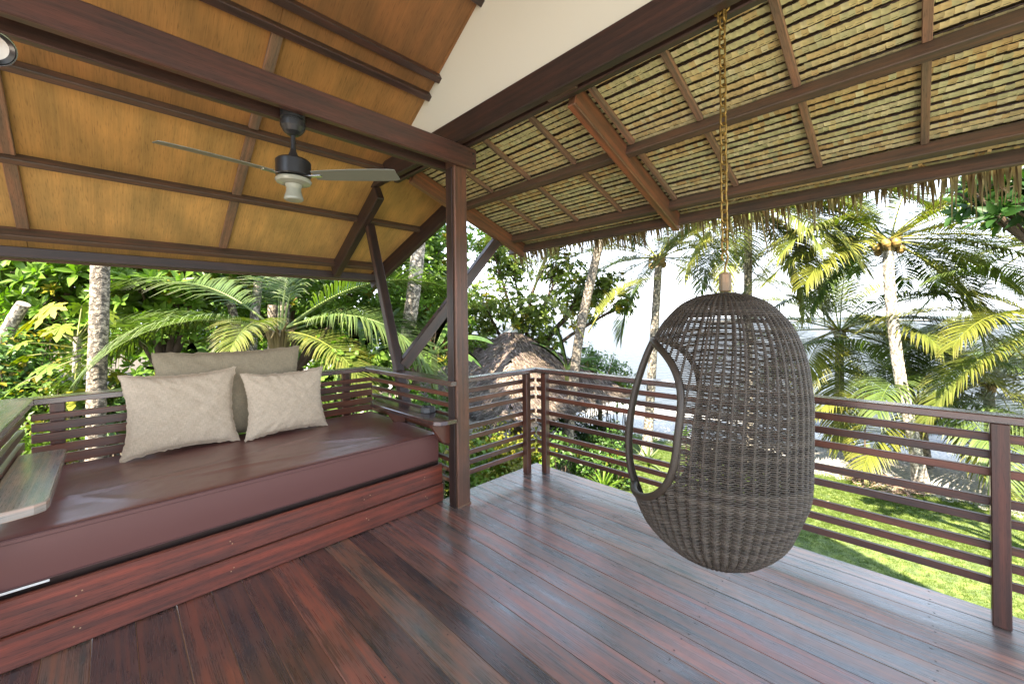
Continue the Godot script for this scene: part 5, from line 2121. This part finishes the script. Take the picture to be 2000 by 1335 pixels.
func build_trees() -> void:
	var g1 := Color(0.14, 0.24, 0.034)
	var g2 := Color(0.115, 0.205, 0.03)
	var gr := "broad-leaved trees behind the daybed"
	tree("almond_tree", "broad-leaved tree with big glossy rosettes at the far left edge", gy(V(-1.2, 0, -12.6)), [[V(-1.11, 2.24, -12.42), 1.30], [V(-0.44, 2.38, -11.19), 1.10], [V(-0.67, 3.15, -11.98), 1.40], [V(-1.48, 3.27, -13.50), 1.40], [V(-1.98, 2.25, -13.29), 1.30], [V(-1.09, 1.43, -12.12), 0.90]], 0, 9.0, 1.1, g1, 101, M.twig, 0.16, 0.4, 0.04, gr)
	tree("almond_tree", "broad-leaved tree with glossy rosettes right of the ringed palm trunk", gy(V(0.8, 0, -10.8)), [[V(0.38, 2.18, -10.37), 0.9], [V(0.91, 2.20, -10.41), 1.00], [V(0.62, 2.92, -10.69), 1.20], [V(1.35, 2.68, -10.67), 1.00], [V(0.15, 1.50, -11.06), 0.80], [V(1.00, 1.60, -10.60), 0.80]], 0, 9.0, 1.0, g1, 102, M.twig, 0.15, 0.4, 0.03, gr)
	tree("almond_tree", "broad-leaved tree behind the young palm and the broken trunk", gy(V(3.4, 0, -11.4)), [[V(2.31, 2.63, -11.84), 1.30], [V(3.65, 2.93, -11.20), 1.50], [V(4.38, 2.34, -9.77), 1.20], [V(4.21, 1.60, -11.34), 1.20], [V(2.51, 1.48, -12.34), 1.00]], 0, 10.0, 0.9, g2, 103, M.twig, 0.16, 0.4, 0.04, gr)
	tree("almond_tree", "leafy green tree directly behind the thick post", gy(V(5.4, 0, -8.9)), [[V(5.46, 2.57, -8.68), 1.20], [V(5.43, 1.54, -8.00), 1.00], [V(5.65, 3.33, -8.50), 1.20], [V(5.46, 3.84, -9.39), 1.30], [V(4.81, 1.56, -9.05), 1.00]], 0, 11.0, 0.75, g2, 104, M.twig, 0.14, 0.4, 0.04, gr)
	tree("spreading_tree", "open-crowned dark green tree behind the hut with sky showing through", gy(V(10.0, 0, -9.9)), [[V(8.61, 1.89, -9.77), 1.25], [V(9.66, 1.71, -8.72), 1.05], [V(10.72, 2.02, -7.67), 1.0], [V(9.92, 3.34, -9.88), 0.9], [V(10.72, 3.08, -8.38), 0.85], [V(11.19, 2.51, -7.19), 0.8], [V(11.26, 1.90, -6.41), 0.5], [V(8.36, 0.40, -10.02), 1.10], [V(10.27, 0.68, -8.82), 0.8], [V(9.08, 3.97, -10.01), 0.8], [V(10.2, 4.2, -8.2), 0.7]], 0, 19.0, 0.72, Color(0.14, 0.19, 0.036), 105, M.twig, 0.16, 0.5, 0.07)
	var back := [["hazy green tree far behind at the left edge", V(-4.59, 2.88, -24.39), V(-1.95, 2.12, -21.75)], ["dense tree far behind the ringed palm trunk", V(0.57, 1.90, -19.23), V(3.04, 1.89, -18.17)], ["dense tree far behind the young palm", V(5.47, 1.46, -15.74), V(4.6, 3.0, -17.5)], ["dense tree far behind the thick post", V(7.77, 1.23, -13.45), V(9.4, 0.78, -13.2)]]
	for k in back.size():
		var q: Array = back[k]
		tree("background_tree", q[0], gy((q[1] + q[2]) / 2), [[q[1], 2.2], [q[2], 2.2], [(q[1] + q[2]) / 2 + V(0, 1.6, 0), 2.0], [(q[1] + q[2]) / 2 + V(0, -1.4, 0.8), 2.0]], 0, 5.5, 1.25, g2, 120 + k, M.twig, 0.2, 0.45, 0.03, "trees far behind the garden")
	tree("broad_leaf_tree", "near tree whose big dark leaves hang in under the eave at the right edge", V(9.6, -3.0, 3.2), [[V(7.91, 2.98, 0.60), 0.38], [V(7.94, 2.81, 0.95), 0.42], [V(8.28, 3.06, 1.21), 0.55], [V(8.30, 3.27, 0.80), 0.40], [V(8.9, 3.2, 1.9), 0.9]], 0, 8.0, 0.95, Color(0.03, 0.075, 0.016), 131, M.twig, 0.14, 0.3, 0.0)


func shrub(label: String, c: Vector3, rad: float, kind: int, tone: Color, sd: int, yellow := 0.05, size := 1.0, per := 20.0) -> void:
	var base := gy(c)
	var t := thing("shrub", label, "shrub", base, "shrubs of the garden")
	var r := RandomNumberGenerator.new()
	r.seed = sd
	var m := MB.new()
	for k in 7:
		var e := c - base + V(r.randfn(), r.randfn() * 0.6, r.randfn()) * rad * 0.45
		m.tube(PackedVector3Array([V(r.randfn() * 0.08, -0.1, r.randfn() * 0.08), e * 0.5 + V(r.randfn(), 0, r.randfn()) * 0.08, e]), PackedFloat32Array([0.022, 0.016, 0.006]), 5)
	part(t, "stems", m.mesh(), M.twig)
	foliage(t, "leaves", [[c, rad], [c + V(r.randfn() * 0.5, -0.4, r.randfn() * 0.5) * rad, rad * 0.85], [c + V(r.randfn() * 0.5, -0.1, r.randfn() * 0.5) * rad, rad * 0.7]], kind, per, size, tone, 0.4, sd, yellow)


func strap_plant(label: String, at: Vector3, n: int, ln: float, wd: float, tone: Color, sd: int, stem := 0.0) -> void:
	var t := thing("strap_leaf_plant", label, "plant", at, "strap-leaved plants")
	var r := RandomNumberGenerator.new()
	r.seed = sd
	if stem > 0.05:
		var m := MB.new()
		m.tube(PackedVector3Array([V(0, -0.1, 0), V(0.02, stem * 0.5, 0.01), V(0, stem, 0)]), PackedFloat32Array([0.03, 0.024, 0.02]), 7)
		part(t, "stem", m.mesh(), M.twig)
	for k in n:
		var m := MB.new()
		var a := k * 2.39996
		var rise := lerpf(1.4, 0.35, float(k) / n) + r.randf_range(-0.1, 0.1)
		var d := V(cos(a) * cos(rise), sin(rise), sin(a) * cos(rise))
		var p := V(0, stem, 0)
		var side := V(-sin(a), 0, cos(a))
		var g := r.randf_range(0.75, 1.25)
		var l := ln * r.randf_range(0.8, 1.15)
		for j in 6:
			var f := j / 5.0
			var w := wd * 0.5 * (0.6 + 1.2 * f if f < 0.35 else lerpf(1.02, 0.02, (f - 0.35) / 0.65))
			var nn := side.cross(d).normalized()
			if nn.y < 0:
				nn = -nn
			m.put(p - side * w + nn * w * 0.4, (nn + side * 0.3).normalized(), Vector2.ZERO, Color(tone.r * g, tone.g * g, tone.b * g))
			m.put(p, nn, Vector2.ZERO, Color(tone.r * g * 1.3, tone.g * g * 1.3, tone.b * g))
			m.put(p + side * w + nn * w * 0.4, (nn - side * 0.3).normalized(), Vector2.ZERO, Color(tone.r * g, tone.g * g, tone.b * g))
			p += d * l / 5.0
			d = (d + V(0, -0.16, 0)).normalized()
		for j in 5:
			for q in 2:
				var b := j * 3 + q
				m.tri(b, b + 1, b + 3)
				m.tri(b + 1, b + 4, b + 3)
		part(t, "leaf", m.mesh(), M.leaf)


# a torn banana leaf in its own upright plane, +x outwards
func banana_leaf(sd: int, ln: float, wd: float, elev: float, droop: float, tone: Color) -> ArrayMesh:
	var r := RandomNumberGenerator.new()
	r.seed = sd
	var m := MB.new()
	var n := 26
	var p := Vector3.ZERO
	var pts := PackedVector3Array()
	var ds := []
	for j in n + 1:
		var t := float(j) / n
		var a := elev - droop * pow(t, 1.4)
		var d := V(cos(a), sin(a), 0)
		pts.append(p)
		ds.append(d)
		p += d * ln / n
	var radii := PackedFloat32Array()
	for j in n + 1:
		radii.append(lerpf(0.028, 0.005, float(j) / n))
	m.tube(pts, radii, 6, false, Color(tone.r * 2.2, tone.g * 1.7, tone.b * 1.6), 1.0, false)
	for sg: float in [-1.0, 1.0]:
		var lift := 0.25
		for j in range(3, n):
			if r.randf() < 0.35:
				lift = r.randf_range(-0.25, 0.45)
			var t0 := float(j) / n
			var t1 := float(j + 1) / n
			var g := r.randf_range(0.85, 1.15)
			var c := Color(tone.r * g, tone.g * g, tone.b * g)
			var s := m.v.size()
			for e in 2:
				var t := t0 if e == 0 else t1
				var q := (t - 3.0 / n) / (1.0 - 3.0 / n)
				var w := wd * 0.5 * pow(maxf(0.0, sin(PI * clampf(0.06 + 0.94 * q, 0, 1))), 0.55) * (0.985 if e == 0 else 1.0)
				var d: Vector3 = ds[j + e]
				var nn := V(-d.y, d.x, 0)
				var o1 := (V(0, 0, sg) + nn * lift + d * 0.25).normalized()
				var o2 := (V(0, 0, sg) * 0.9 + nn * (lift - 0.55) + V(0, -0.3, 0) + d * 0.3).normalized()
				var a := pts[j + e] + nn * 0.01
				var n1 := (nn - V(0, 0, sg) * lift).normalized()
				m.put(a, n1, Vector2.ZERO, Color(c.r * 1.3, c.g * 1.2, c.b * 1.1))
				m.put(a + o1 * w * 0.55, n1, Vector2.ZERO, c)
				m.put(a + o1 * w * 0.55 + o2 * w * 0.45, (n1 + V(0, 0, sg) * 0.4).normalized(), Vector2.ZERO, c)
			for k in 2:
				m.tri(s + k, s + k + 1, s + k + 3)
				m.tri(s + k + 1, s + k + 4, s + k + 3)
	return m.mesh()


func banana(label: String, base: Vector3, top: Vector3, list: Array, sd: int) -> Node3D:
	var t := thing("banana_plant", label, "banana plant", base, "banana plants of the garden")
	var m := MB.new()
	var tp := top - base
	m.tube(PackedVector3Array([V(0, -0.1, 0), tp * 0.5 + V(0.04, 0, 0.02), tp]), PackedFloat32Array([0.11, 0.09, 0.055]), 10, false, Color(0.16, 0.17, 0.06))
	part(t, "stem", m.mesh(), M.leaf)
	for k in list.size():
		var f: Array = list[k]
		var d := SCREEN_R * cos(deg_to_rad(f[0])) + SCREEN_F * sin(deg_to_rad(f[0]))
		part(t, "leaf", banana_leaf(sd + k, f[2], f[2] * 0.27, f[1], f[3], Color(0.085, 0.155, 0.042)), M.leaf, tp, Basis(d, Vector3.UP, d.cross(Vector3.UP).normalized()))
	return t


func papaya_leaf(sd: int) -> ArrayMesh:
	var r := RandomNumberGenerator.new()
	r.seed = sd
	var m := MB.new()
	for k in 7:
		var a := deg_to_rad(-132.0 + k * 44.0) + r.randf_range(-0.08, 0.08)
		var ln := 0.26 * (1.0 - 0.13 * absf(k - 3)) * r.randf_range(0.9, 1.1)
		var d := V(cos(a), 0, sin(a))
		var sd2 := V(-sin(a), 0, cos(a))
		var g := r.randf_range(0.85, 1.2)
		var c := Color(g, g, g)
		var s := m.v.size()
		var q := [Vector3.ZERO, d * ln * 0.45 - sd2 * ln * 0.24, d * ln * 0.62 - sd2 * ln * 0.12, d * ln * 0.72 - sd2 * ln * 0.17, d * ln, d * ln * 0.72 + sd2 * ln * 0.17, d * ln * 0.62 + sd2 * ln * 0.12, d * ln * 0.45 + sd2 * ln * 0.24]
		for p in q:
			var rr: float = p.length()
			m.put(p + V(0, -1.3 * rr * rr + r.randf_range(-0.006, 0.006), 0), (V(0, 1, 0) + p * 1.2).normalized(), Vector2.ZERO, c)
		for j in range(1, 7):
			m.tri(s, s + j + 1, s + j)
	return m.mesh()


func build_shrubs() -> void:
	var gl := Color(0.12, 0.20, 0.03)
	var gm := Color(0.075, 0.15, 0.03)
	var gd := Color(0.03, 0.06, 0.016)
	var yl := Color(0.19, 0.20, 0.028)
	var rows := [
		["small-leaved green shrub left of the papaya, above the rail's left corner", V(-1.03, 0.93, -10.22), 0.75, 1, gm, 0.08],
		["light green shrub under the papaya behind the back rail", V(-0.54, 0.40, -9.31), 0.55, 1, gl, 0.14],
		["green shrub at the very left edge above the rail", V(-1.25, 0.37, -9.66), 0.6, 1, gm, 0.06],
		["yellowish shrub seen low between the left slats", V(-0.64, -0.10, -9.12), 0.5, 1, gl, 0.2],
		["shrub right behind the foot of the ringed palm trunk", V(0.10, 0.25, -9.82), 0.5, 1, gl, 0.12],
		["shrub behind the wide beige pillow", V(0.59, 0.15, -9.31), 0.55, 2, gm, 0.05],
		["round-leaved shrub low behind the large pillow, left part", V(1.09, 0.05, -8.25), 0.6, 2, gm, 0.04],
		["round-leaved shrub low behind the large pillow, right part", V(1.68, 0.04, -7.65), 0.6, 2, gm, 0.04],
		["fresh green round-leaved shrub just right of the pillows", V(2.72, 0.79, -6.48), 0.5, 2, gl, 0.03],
		["small fresh shrub at the right ear of the large pillow", V(2.40, 0.50, -6.51), 0.4, 2, gl, 0.03],
		["round-leaved shrub left of the leaning strut", V(3.34, 0.68, -6.56), 0.5, 2, gl, 0.03],
		["low shrub behind the corner of the daybed rails", V(2.90, 0.14, -6.15), 0.5, 2, gm, 0.03],
		["low shrub behind the smaller beige pillow", V(2.24, 0.05, -6.95), 0.55, 2, gm, 0.03],
		["shrub behind the arm shelf at the right", V(3.42, 0.10, -5.34), 0.45, 1, gm, 0.05],
		["shrub just left of the thick post's foot", V(3.42, -0.30, -5.07), 0.45, 1, gl, 0.1],
		["low leafy shrub under the arm shelf bracket", V(3.01, -0.55, -4.91), 0.4, 1, gm, 0.1],
		["bushy green shrub on the right slope of the hut roof", V(11.84, -0.29, -7.25), 0.75, 1, gm, 0.06],
		["leafy shrub between hut roof and leaning palm", V(10.94, 0.19, -7.45), 0.6, 1, gm, 0.06],
		["small shrub at the right tip of the hut roof", V(11.81, -0.80, -6.58), 0.4, 1, gl, 0.08],
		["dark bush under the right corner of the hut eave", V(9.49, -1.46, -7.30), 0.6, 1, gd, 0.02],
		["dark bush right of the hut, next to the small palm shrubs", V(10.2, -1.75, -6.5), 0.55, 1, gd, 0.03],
		["green bush in front of the dark bushes by the hut", V(9.53, -1.93, -6.02), 0.5, 1, gm, 0.06],
		["leafy bush behind the balcony's double corner posts", V(7.46, -1.52, -5.97), 0.45, 1, gm, 0.08],
		["yellow-green bush nearest to the thick post's right side", V(5.35, -1.25, -5.40), 0.42, 1, yl, 0.2],
		["green bush low at the deck edge right of the thick post", V(4.61, -1.40, -5.29), 0.4, 1, gl, 0.12],
		["bush on the lawn's left border behind the lower slats", V(8.39, -2.0, -5.75), 0.42, 1, gm, 0.05],
		["last bush of the border, beside the lawn", V(9.29, -2.2, -5.56), 0.4, 1, gm, 0.05],
		["wide yellow-green bush directly under the hut eave at the post", V(5.75, -1.15, -6.4), 0.6, 1, yl, 0.25],
		["yellow-green bush close to the deck corner at the thick post", V(5.0, -1.1, -6.0), 0.5, 1, gl, 0.2],
		["yellow bush under the nearest corner of the hut roof", V(6.8, -1.45, -6.2), 0.5, 1, yl, 0.2],
		["yellowish bush under the middle of the hut eave", V(6.14, -1.19, -5.88), 0.4, 1, yl, 0.3],
		["small green bush between border and deck corner", V(6.52, -1.66, -5.64), 0.35, 1, gl, 0.1],
	]
	for k in rows.size():
		var q: Array = rows[k]
		shrub(q[0], q[1], q[2], q[3], q[4], 300 + k, q[5])
	var sp := [["spiky yellow-green plant under the hut eave", V(5.6, -1.5, -6.3), yl, 0.55], ["tall spiky yellow plant beside the corner post", V(6.6, -1.75, -6.05), yl, 0.5], ["bright spiky plant in front of the yellow bush", V(5.1, -1.75, -5.0), Color(0.14, 0.19, 0.03), 0.5], ["spiky plant at the foot of the corner posts", V(6.1, -2.2, -4.9), gl, 0.55], ["spiky green plant by the lawn's left border", V(8.2, -2.6, -5.2), gl, 0.6], ["spiky plant behind the lowest slats at the corner", V(7.0, -2.5, -4.7), gm, 0.6]]
	for k in sp.size():
		var at: Vector3 = sp[k][1]
		var b := gy(at)
		strap_plant(sp[k][0], b, 22, sp[k][3] * 1.2, 0.055, sp[k][2], 800 + k, at.y - b.y)
	strap_plant("pale agave at the foot of the slender palm", V(11.55, -3.0, -5.75), 16, 0.75, 0.10, Color(0.13, 0.17, 0.08), 820)
	strap_plant("young sapling on the sand left of the chair's rim", V(13.4, -3.0, -7.9), 9, 0.5, 0.14, Color(0.08, 0.16, 0.03), 821, 0.9)
	strap_plant("second young sapling nearer the chair opening", V(12.5, -3.0, -5.0), 8, 0.4, 0.12, Color(0.09, 0.17, 0.03), 822, 0.8)
	banana("banana plant with broad pale leaves behind the large pillow", gy(V(1.0, 0, -7.6)), V(1.05, 0.35, -7.55), [[170, 0.75, 1.3, 1.0], [205, 0.5, 1.2, 0.9], [20, 0.7, 1.25, 0.9], [140, 1.0, 1.3, 0.8], [60, 0.9, 1.2, 0.8]], 910)
	banana("banana plant with dark shiny leaves right of the young palm", gy(V(3.5, 0, -7.6)), V(3.45, 0.7, -7.55), [[180, 0.6, 1.4, 0.9], [10, 0.7, 1.4, 1.0], [60, 1.1, 1.5, 0.7], [120, 1.0, 1.4, 0.8], [320, 0.5, 1.2, 1.2], [230, 0.4, 1.1, 1.2]], 920)
	var bn := banana("banana plant whose leaf crosses in front of the hut roof", gy(V(4.2, 0, -6.4)), V(4.25, 0.85, -6.3), [[352, 0.75, 1.25, 1.5], [335, 0.3, 1.1, 1.3], [60, 1.1, 1.3, 0.8], [150, 0.9, 1.2, 0.9], [200, 0.5, 1.0, 1.0]], 930)
	var dead := banana_leaf(977, 0.62, 0.2, -1.1, 0.3, Color(0.30, 0.20, 0.11))
	for k in 4:
		part(bn, "dead_leaf", dead, M.dry, V(4.5, 1.35, -6.55) - bn.position, Basis(Vector3.UP, k * 1.4))
	banana("banana plant between the hut and the leaning palm", gy(V(8.9, 0, -6.9)), V(8.87, 0.1, -6.75), [[195, 1.4, 1.3, 0.2], [160, 0.95, 1.3, 0.9], [20, 0.6, 1.3, 1.1], [350, 0.2, 1.2, 1.0], [40, 0.9, 1.1, 0.9]], 940)
	# papaya
	var b := gy(V(-0.45, 0, -9.3))
	var t := thing("papaya_tree", "small papaya tree with bright yellow-green lobed leaves left of the palm trunk", "tree", b)
	var m := MB.new()
	var top := V(-0.37, 1.28, -9.28) - b
	m.tube(PackedVector3Array([V(0, -0.1, 0), top * 0.5, top]), PackedFloat32Array([0.07, 0.06, 0.045]), 10)
	part(t, "trunk", m.mesh(), M.bark_pale)
	var r := RandomNumberGenerator.new()
	r.seed = 60
	var leaves := [papaya_leaf(1), papaya_leaf(2), papaya_leaf(3)]
	for k in 22:
		var a := k * 2.39996
		var rise := lerpf(1.1, -0.85, k / 21.0)
		var d := V(cos(a) * cos(rise), sin(rise), sin(a) * cos(rise))
		var ln := r.randf_range(0.45, 0.75)
		var st := top - V(0, 0.02 * k, 0)
		var e := st + d * ln
		var pm := MB.new()
		pm.tube(PackedVector3Array([st, st + d * ln * 0.6, e + V(0, -0.03, 0)]), PackedFloat32Array([0.012, 0.009, 0.006]), 6, false, Color(0.30, 0.30, 0.10))
		part(t, "leaf_stalk", pm.mesh(), M.leaf)
		var x := V(d.x, -0.55, d.z).normalized()
		var y := V(d.x * 0.55, 1, d.z * 0.55).normalized()
		part(t, "leaf", leaves[k % 3], M.papaya[k % 3], e + V(0, -0.03, 0), Basis(x, y, x.cross(y).normalized()) * Basis.from_scale(Vector3.ONE * r.randf_range(0.85, 1.25)))


func build_garden_bits() -> void:
	# bare trunks among the trees
	var bits := [
		["broken_trunk", "broken pale trunk leaning out at the left edge", V(-1.9, -0.6, -11.0), [V(-1.32, 0.94, -10.51), V(-0.99, 1.82, -10.19)], 0.105, 0.085, M.bark_pale],
		["broken_trunk", "broken brown branch sticking up above the large pillow", V(2.3, -0.8, -9.7), [V(1.86, 1.55, -10.16), V(1.62, 2.28, -10.39)], 0.10, 0.075, M.bark],
		["bare_trunk", "thin white trunk behind the young palm", V(2.1, -0.9, -10.6), [V(2.24, 0.90, -10.49), V(2.36, 2.4, -10.4)], 0.11, 0.09, M.bark_white],
		["palm_stump", "brown stub left of the young palm's spear leaf", V(2.35, -0.8, -9.25), [V(2.35, 1.2, -9.25), V(2.36, 1.83, -9.24)], 0.12, 0.10, M.bark],
		["palm_stump", "brown stub right of the young palm's spear leaf", V(2.42, -0.8, -8.9), [V(2.43, 1.2, -8.88), V(2.47, 1.85, -8.85)], 0.12, 0.10, M.bark],
	]
	for q in bits:
		var b := gy(q[2])
		var loc := [Vector3.ZERO]
		for p in q[3]:
			loc.append(p - b)
		one(q[0], q[1], "trunk", trunk_mesh(loc, q[4], q[5]), q[6], b, Basis.IDENTITY, "bare trunks among the trees")
	# old fence and turquoise sheeting low behind the daybed
	var t := thing("paling_fence", "weathered paling fence behind the shrubs at lower left", "fence", gy(V(-0.6, 0, -10.9)))
	for k in 26:
		var m := MB.new()
		var hh := R.randf_range(1.55, 1.85)
		m.box(V(0, hh / 2, 0), V(0.09, hh, 0.02), Basis.IDENTITY, 0.004, uvr())
		part(t, "paling", m.mesh(), M.paling[k % 3], V(-1.0 + k * 0.105, R.randf_range(-0.05, 0.05), 0.0), Basis(Vector3.BACK, R.randf_range(-0.03, 0.03)))
	t = thing("turquoise_sheeting", "low turquoise sheet fence glimpsed between the left slats", "fence", V(-0.3, ground_y(-0.1, -9.7), -9.75))
	for k in 5:
		var m := MB.new()
		m.box(Vector3.ZERO, V(0.52, 0.36, 0.012), Basis.IDENTITY, 0.002)
		part(t, "sheet", m.mesh(), M.teal, V(-0.6 + k * 0.54, 0.62 + k * 0.012, -0.02 * k), Basis(Vector3.UP, 0.05))
		m = MB.new()
		m.tube(PackedVector3Array([V(-0.87 + k * 0.54, -0.2, 0.03), V(-0.87 + k * 0.54, 0.95, 0.03)]), PackedFloat32Array([0.018]), 7)
		part(t, "post", m.mesh(), M.twig)
	# beach things
	var m := MB.new()
	m.tube(PackedVector3Array([V(0, -0.2, 0), V(0.0, 1.0, 0.0), V(0.03, 1.95, 0.02)]), PackedFloat32Array([0.022, 0.02, 0.018]), 8)
	one("thin_pole", "thin dark pole standing on the sand right of the chair", "pole", m.mesh(), M.twig, V(14.05, -3.0, -0.94))
	m = MB.new()
	var r := RandomNumberGenerator.new()
	r.seed = 12
	for k in 420:
		var a := r.randf() * TAU
		var rad := sqrt(r.randf()) * 0.75
		var p := V(cos(a) * rad, maxf(0.0, 0.34 * (1.0 - rad / 0.75)) * r.randf(), sin(a) * rad)
		var d := V(r.randfn(), r.randfn() * 0.3, r.randfn()).normalized() * r.randf_range(0.06, 0.2)
		var g := r.randf_range(0.6, 1.3)
		m.tube(PackedVector3Array([p - d, p + d]), PackedFloat32Array([0.012, 0.004]), 4, false, Color(0.30 * g, 0.20 * g, 0.14 * g))
	one("palm_litter", "heap of dry brown palm litter at the foot of the white-barked palm", "debris heap", m.mesh(), M.dry, V(14.2, -2.98, -0.55))
	for k in 26:
		var x := r.randf_range(14.6, 21.0)
		var z := r.randf_range(-14.0, 7.0)
		var st := MB.new()
		var rr := r.randf_range(0.05, 0.22)
		var prof := [Vector2(0, -0.35), Vector2(0.8, -0.3), Vector2(1.0, 0.0), Vector2(0.7, 0.35), Vector2(0.25, 0.5), Vector2(0, 0.52)]
		st.lathe(prof, 7)
		one("beach_rock", "low grey rock on the pale beach sand", "rock", st.mesh(), M.rock, V(x, ground_y(x, z) + 0.03, z), Basis(Vector3.UP, r.randf() * TAU) * Basis.from_scale(V(rr * r.randf_range(0.8, 1.6), rr * 0.7, rr)), "rocks strewn over the beach")
	for k in 8:
		var x := r.randf_range(8.5, 13.2)
		var z := r.randf_range(-3.0, 2.2)
		var lf := MB.new()
		var r3 := RandomNumberGenerator.new()
		r3.seed = k
		blade(lf, Vector3.ZERO, V(1, 0.05, 0).normalized(), 0.24, 0.11, r3, 0.5)
		one("fallen_leaf", "dry tan leaf lying on the green lawn", "leaf", lf.mesh(), M.fallen, V(x, ground_y(x, z) + 0.075, z), Basis(Vector3.UP, r.randf() * TAU), "fallen leaves on the lawn")
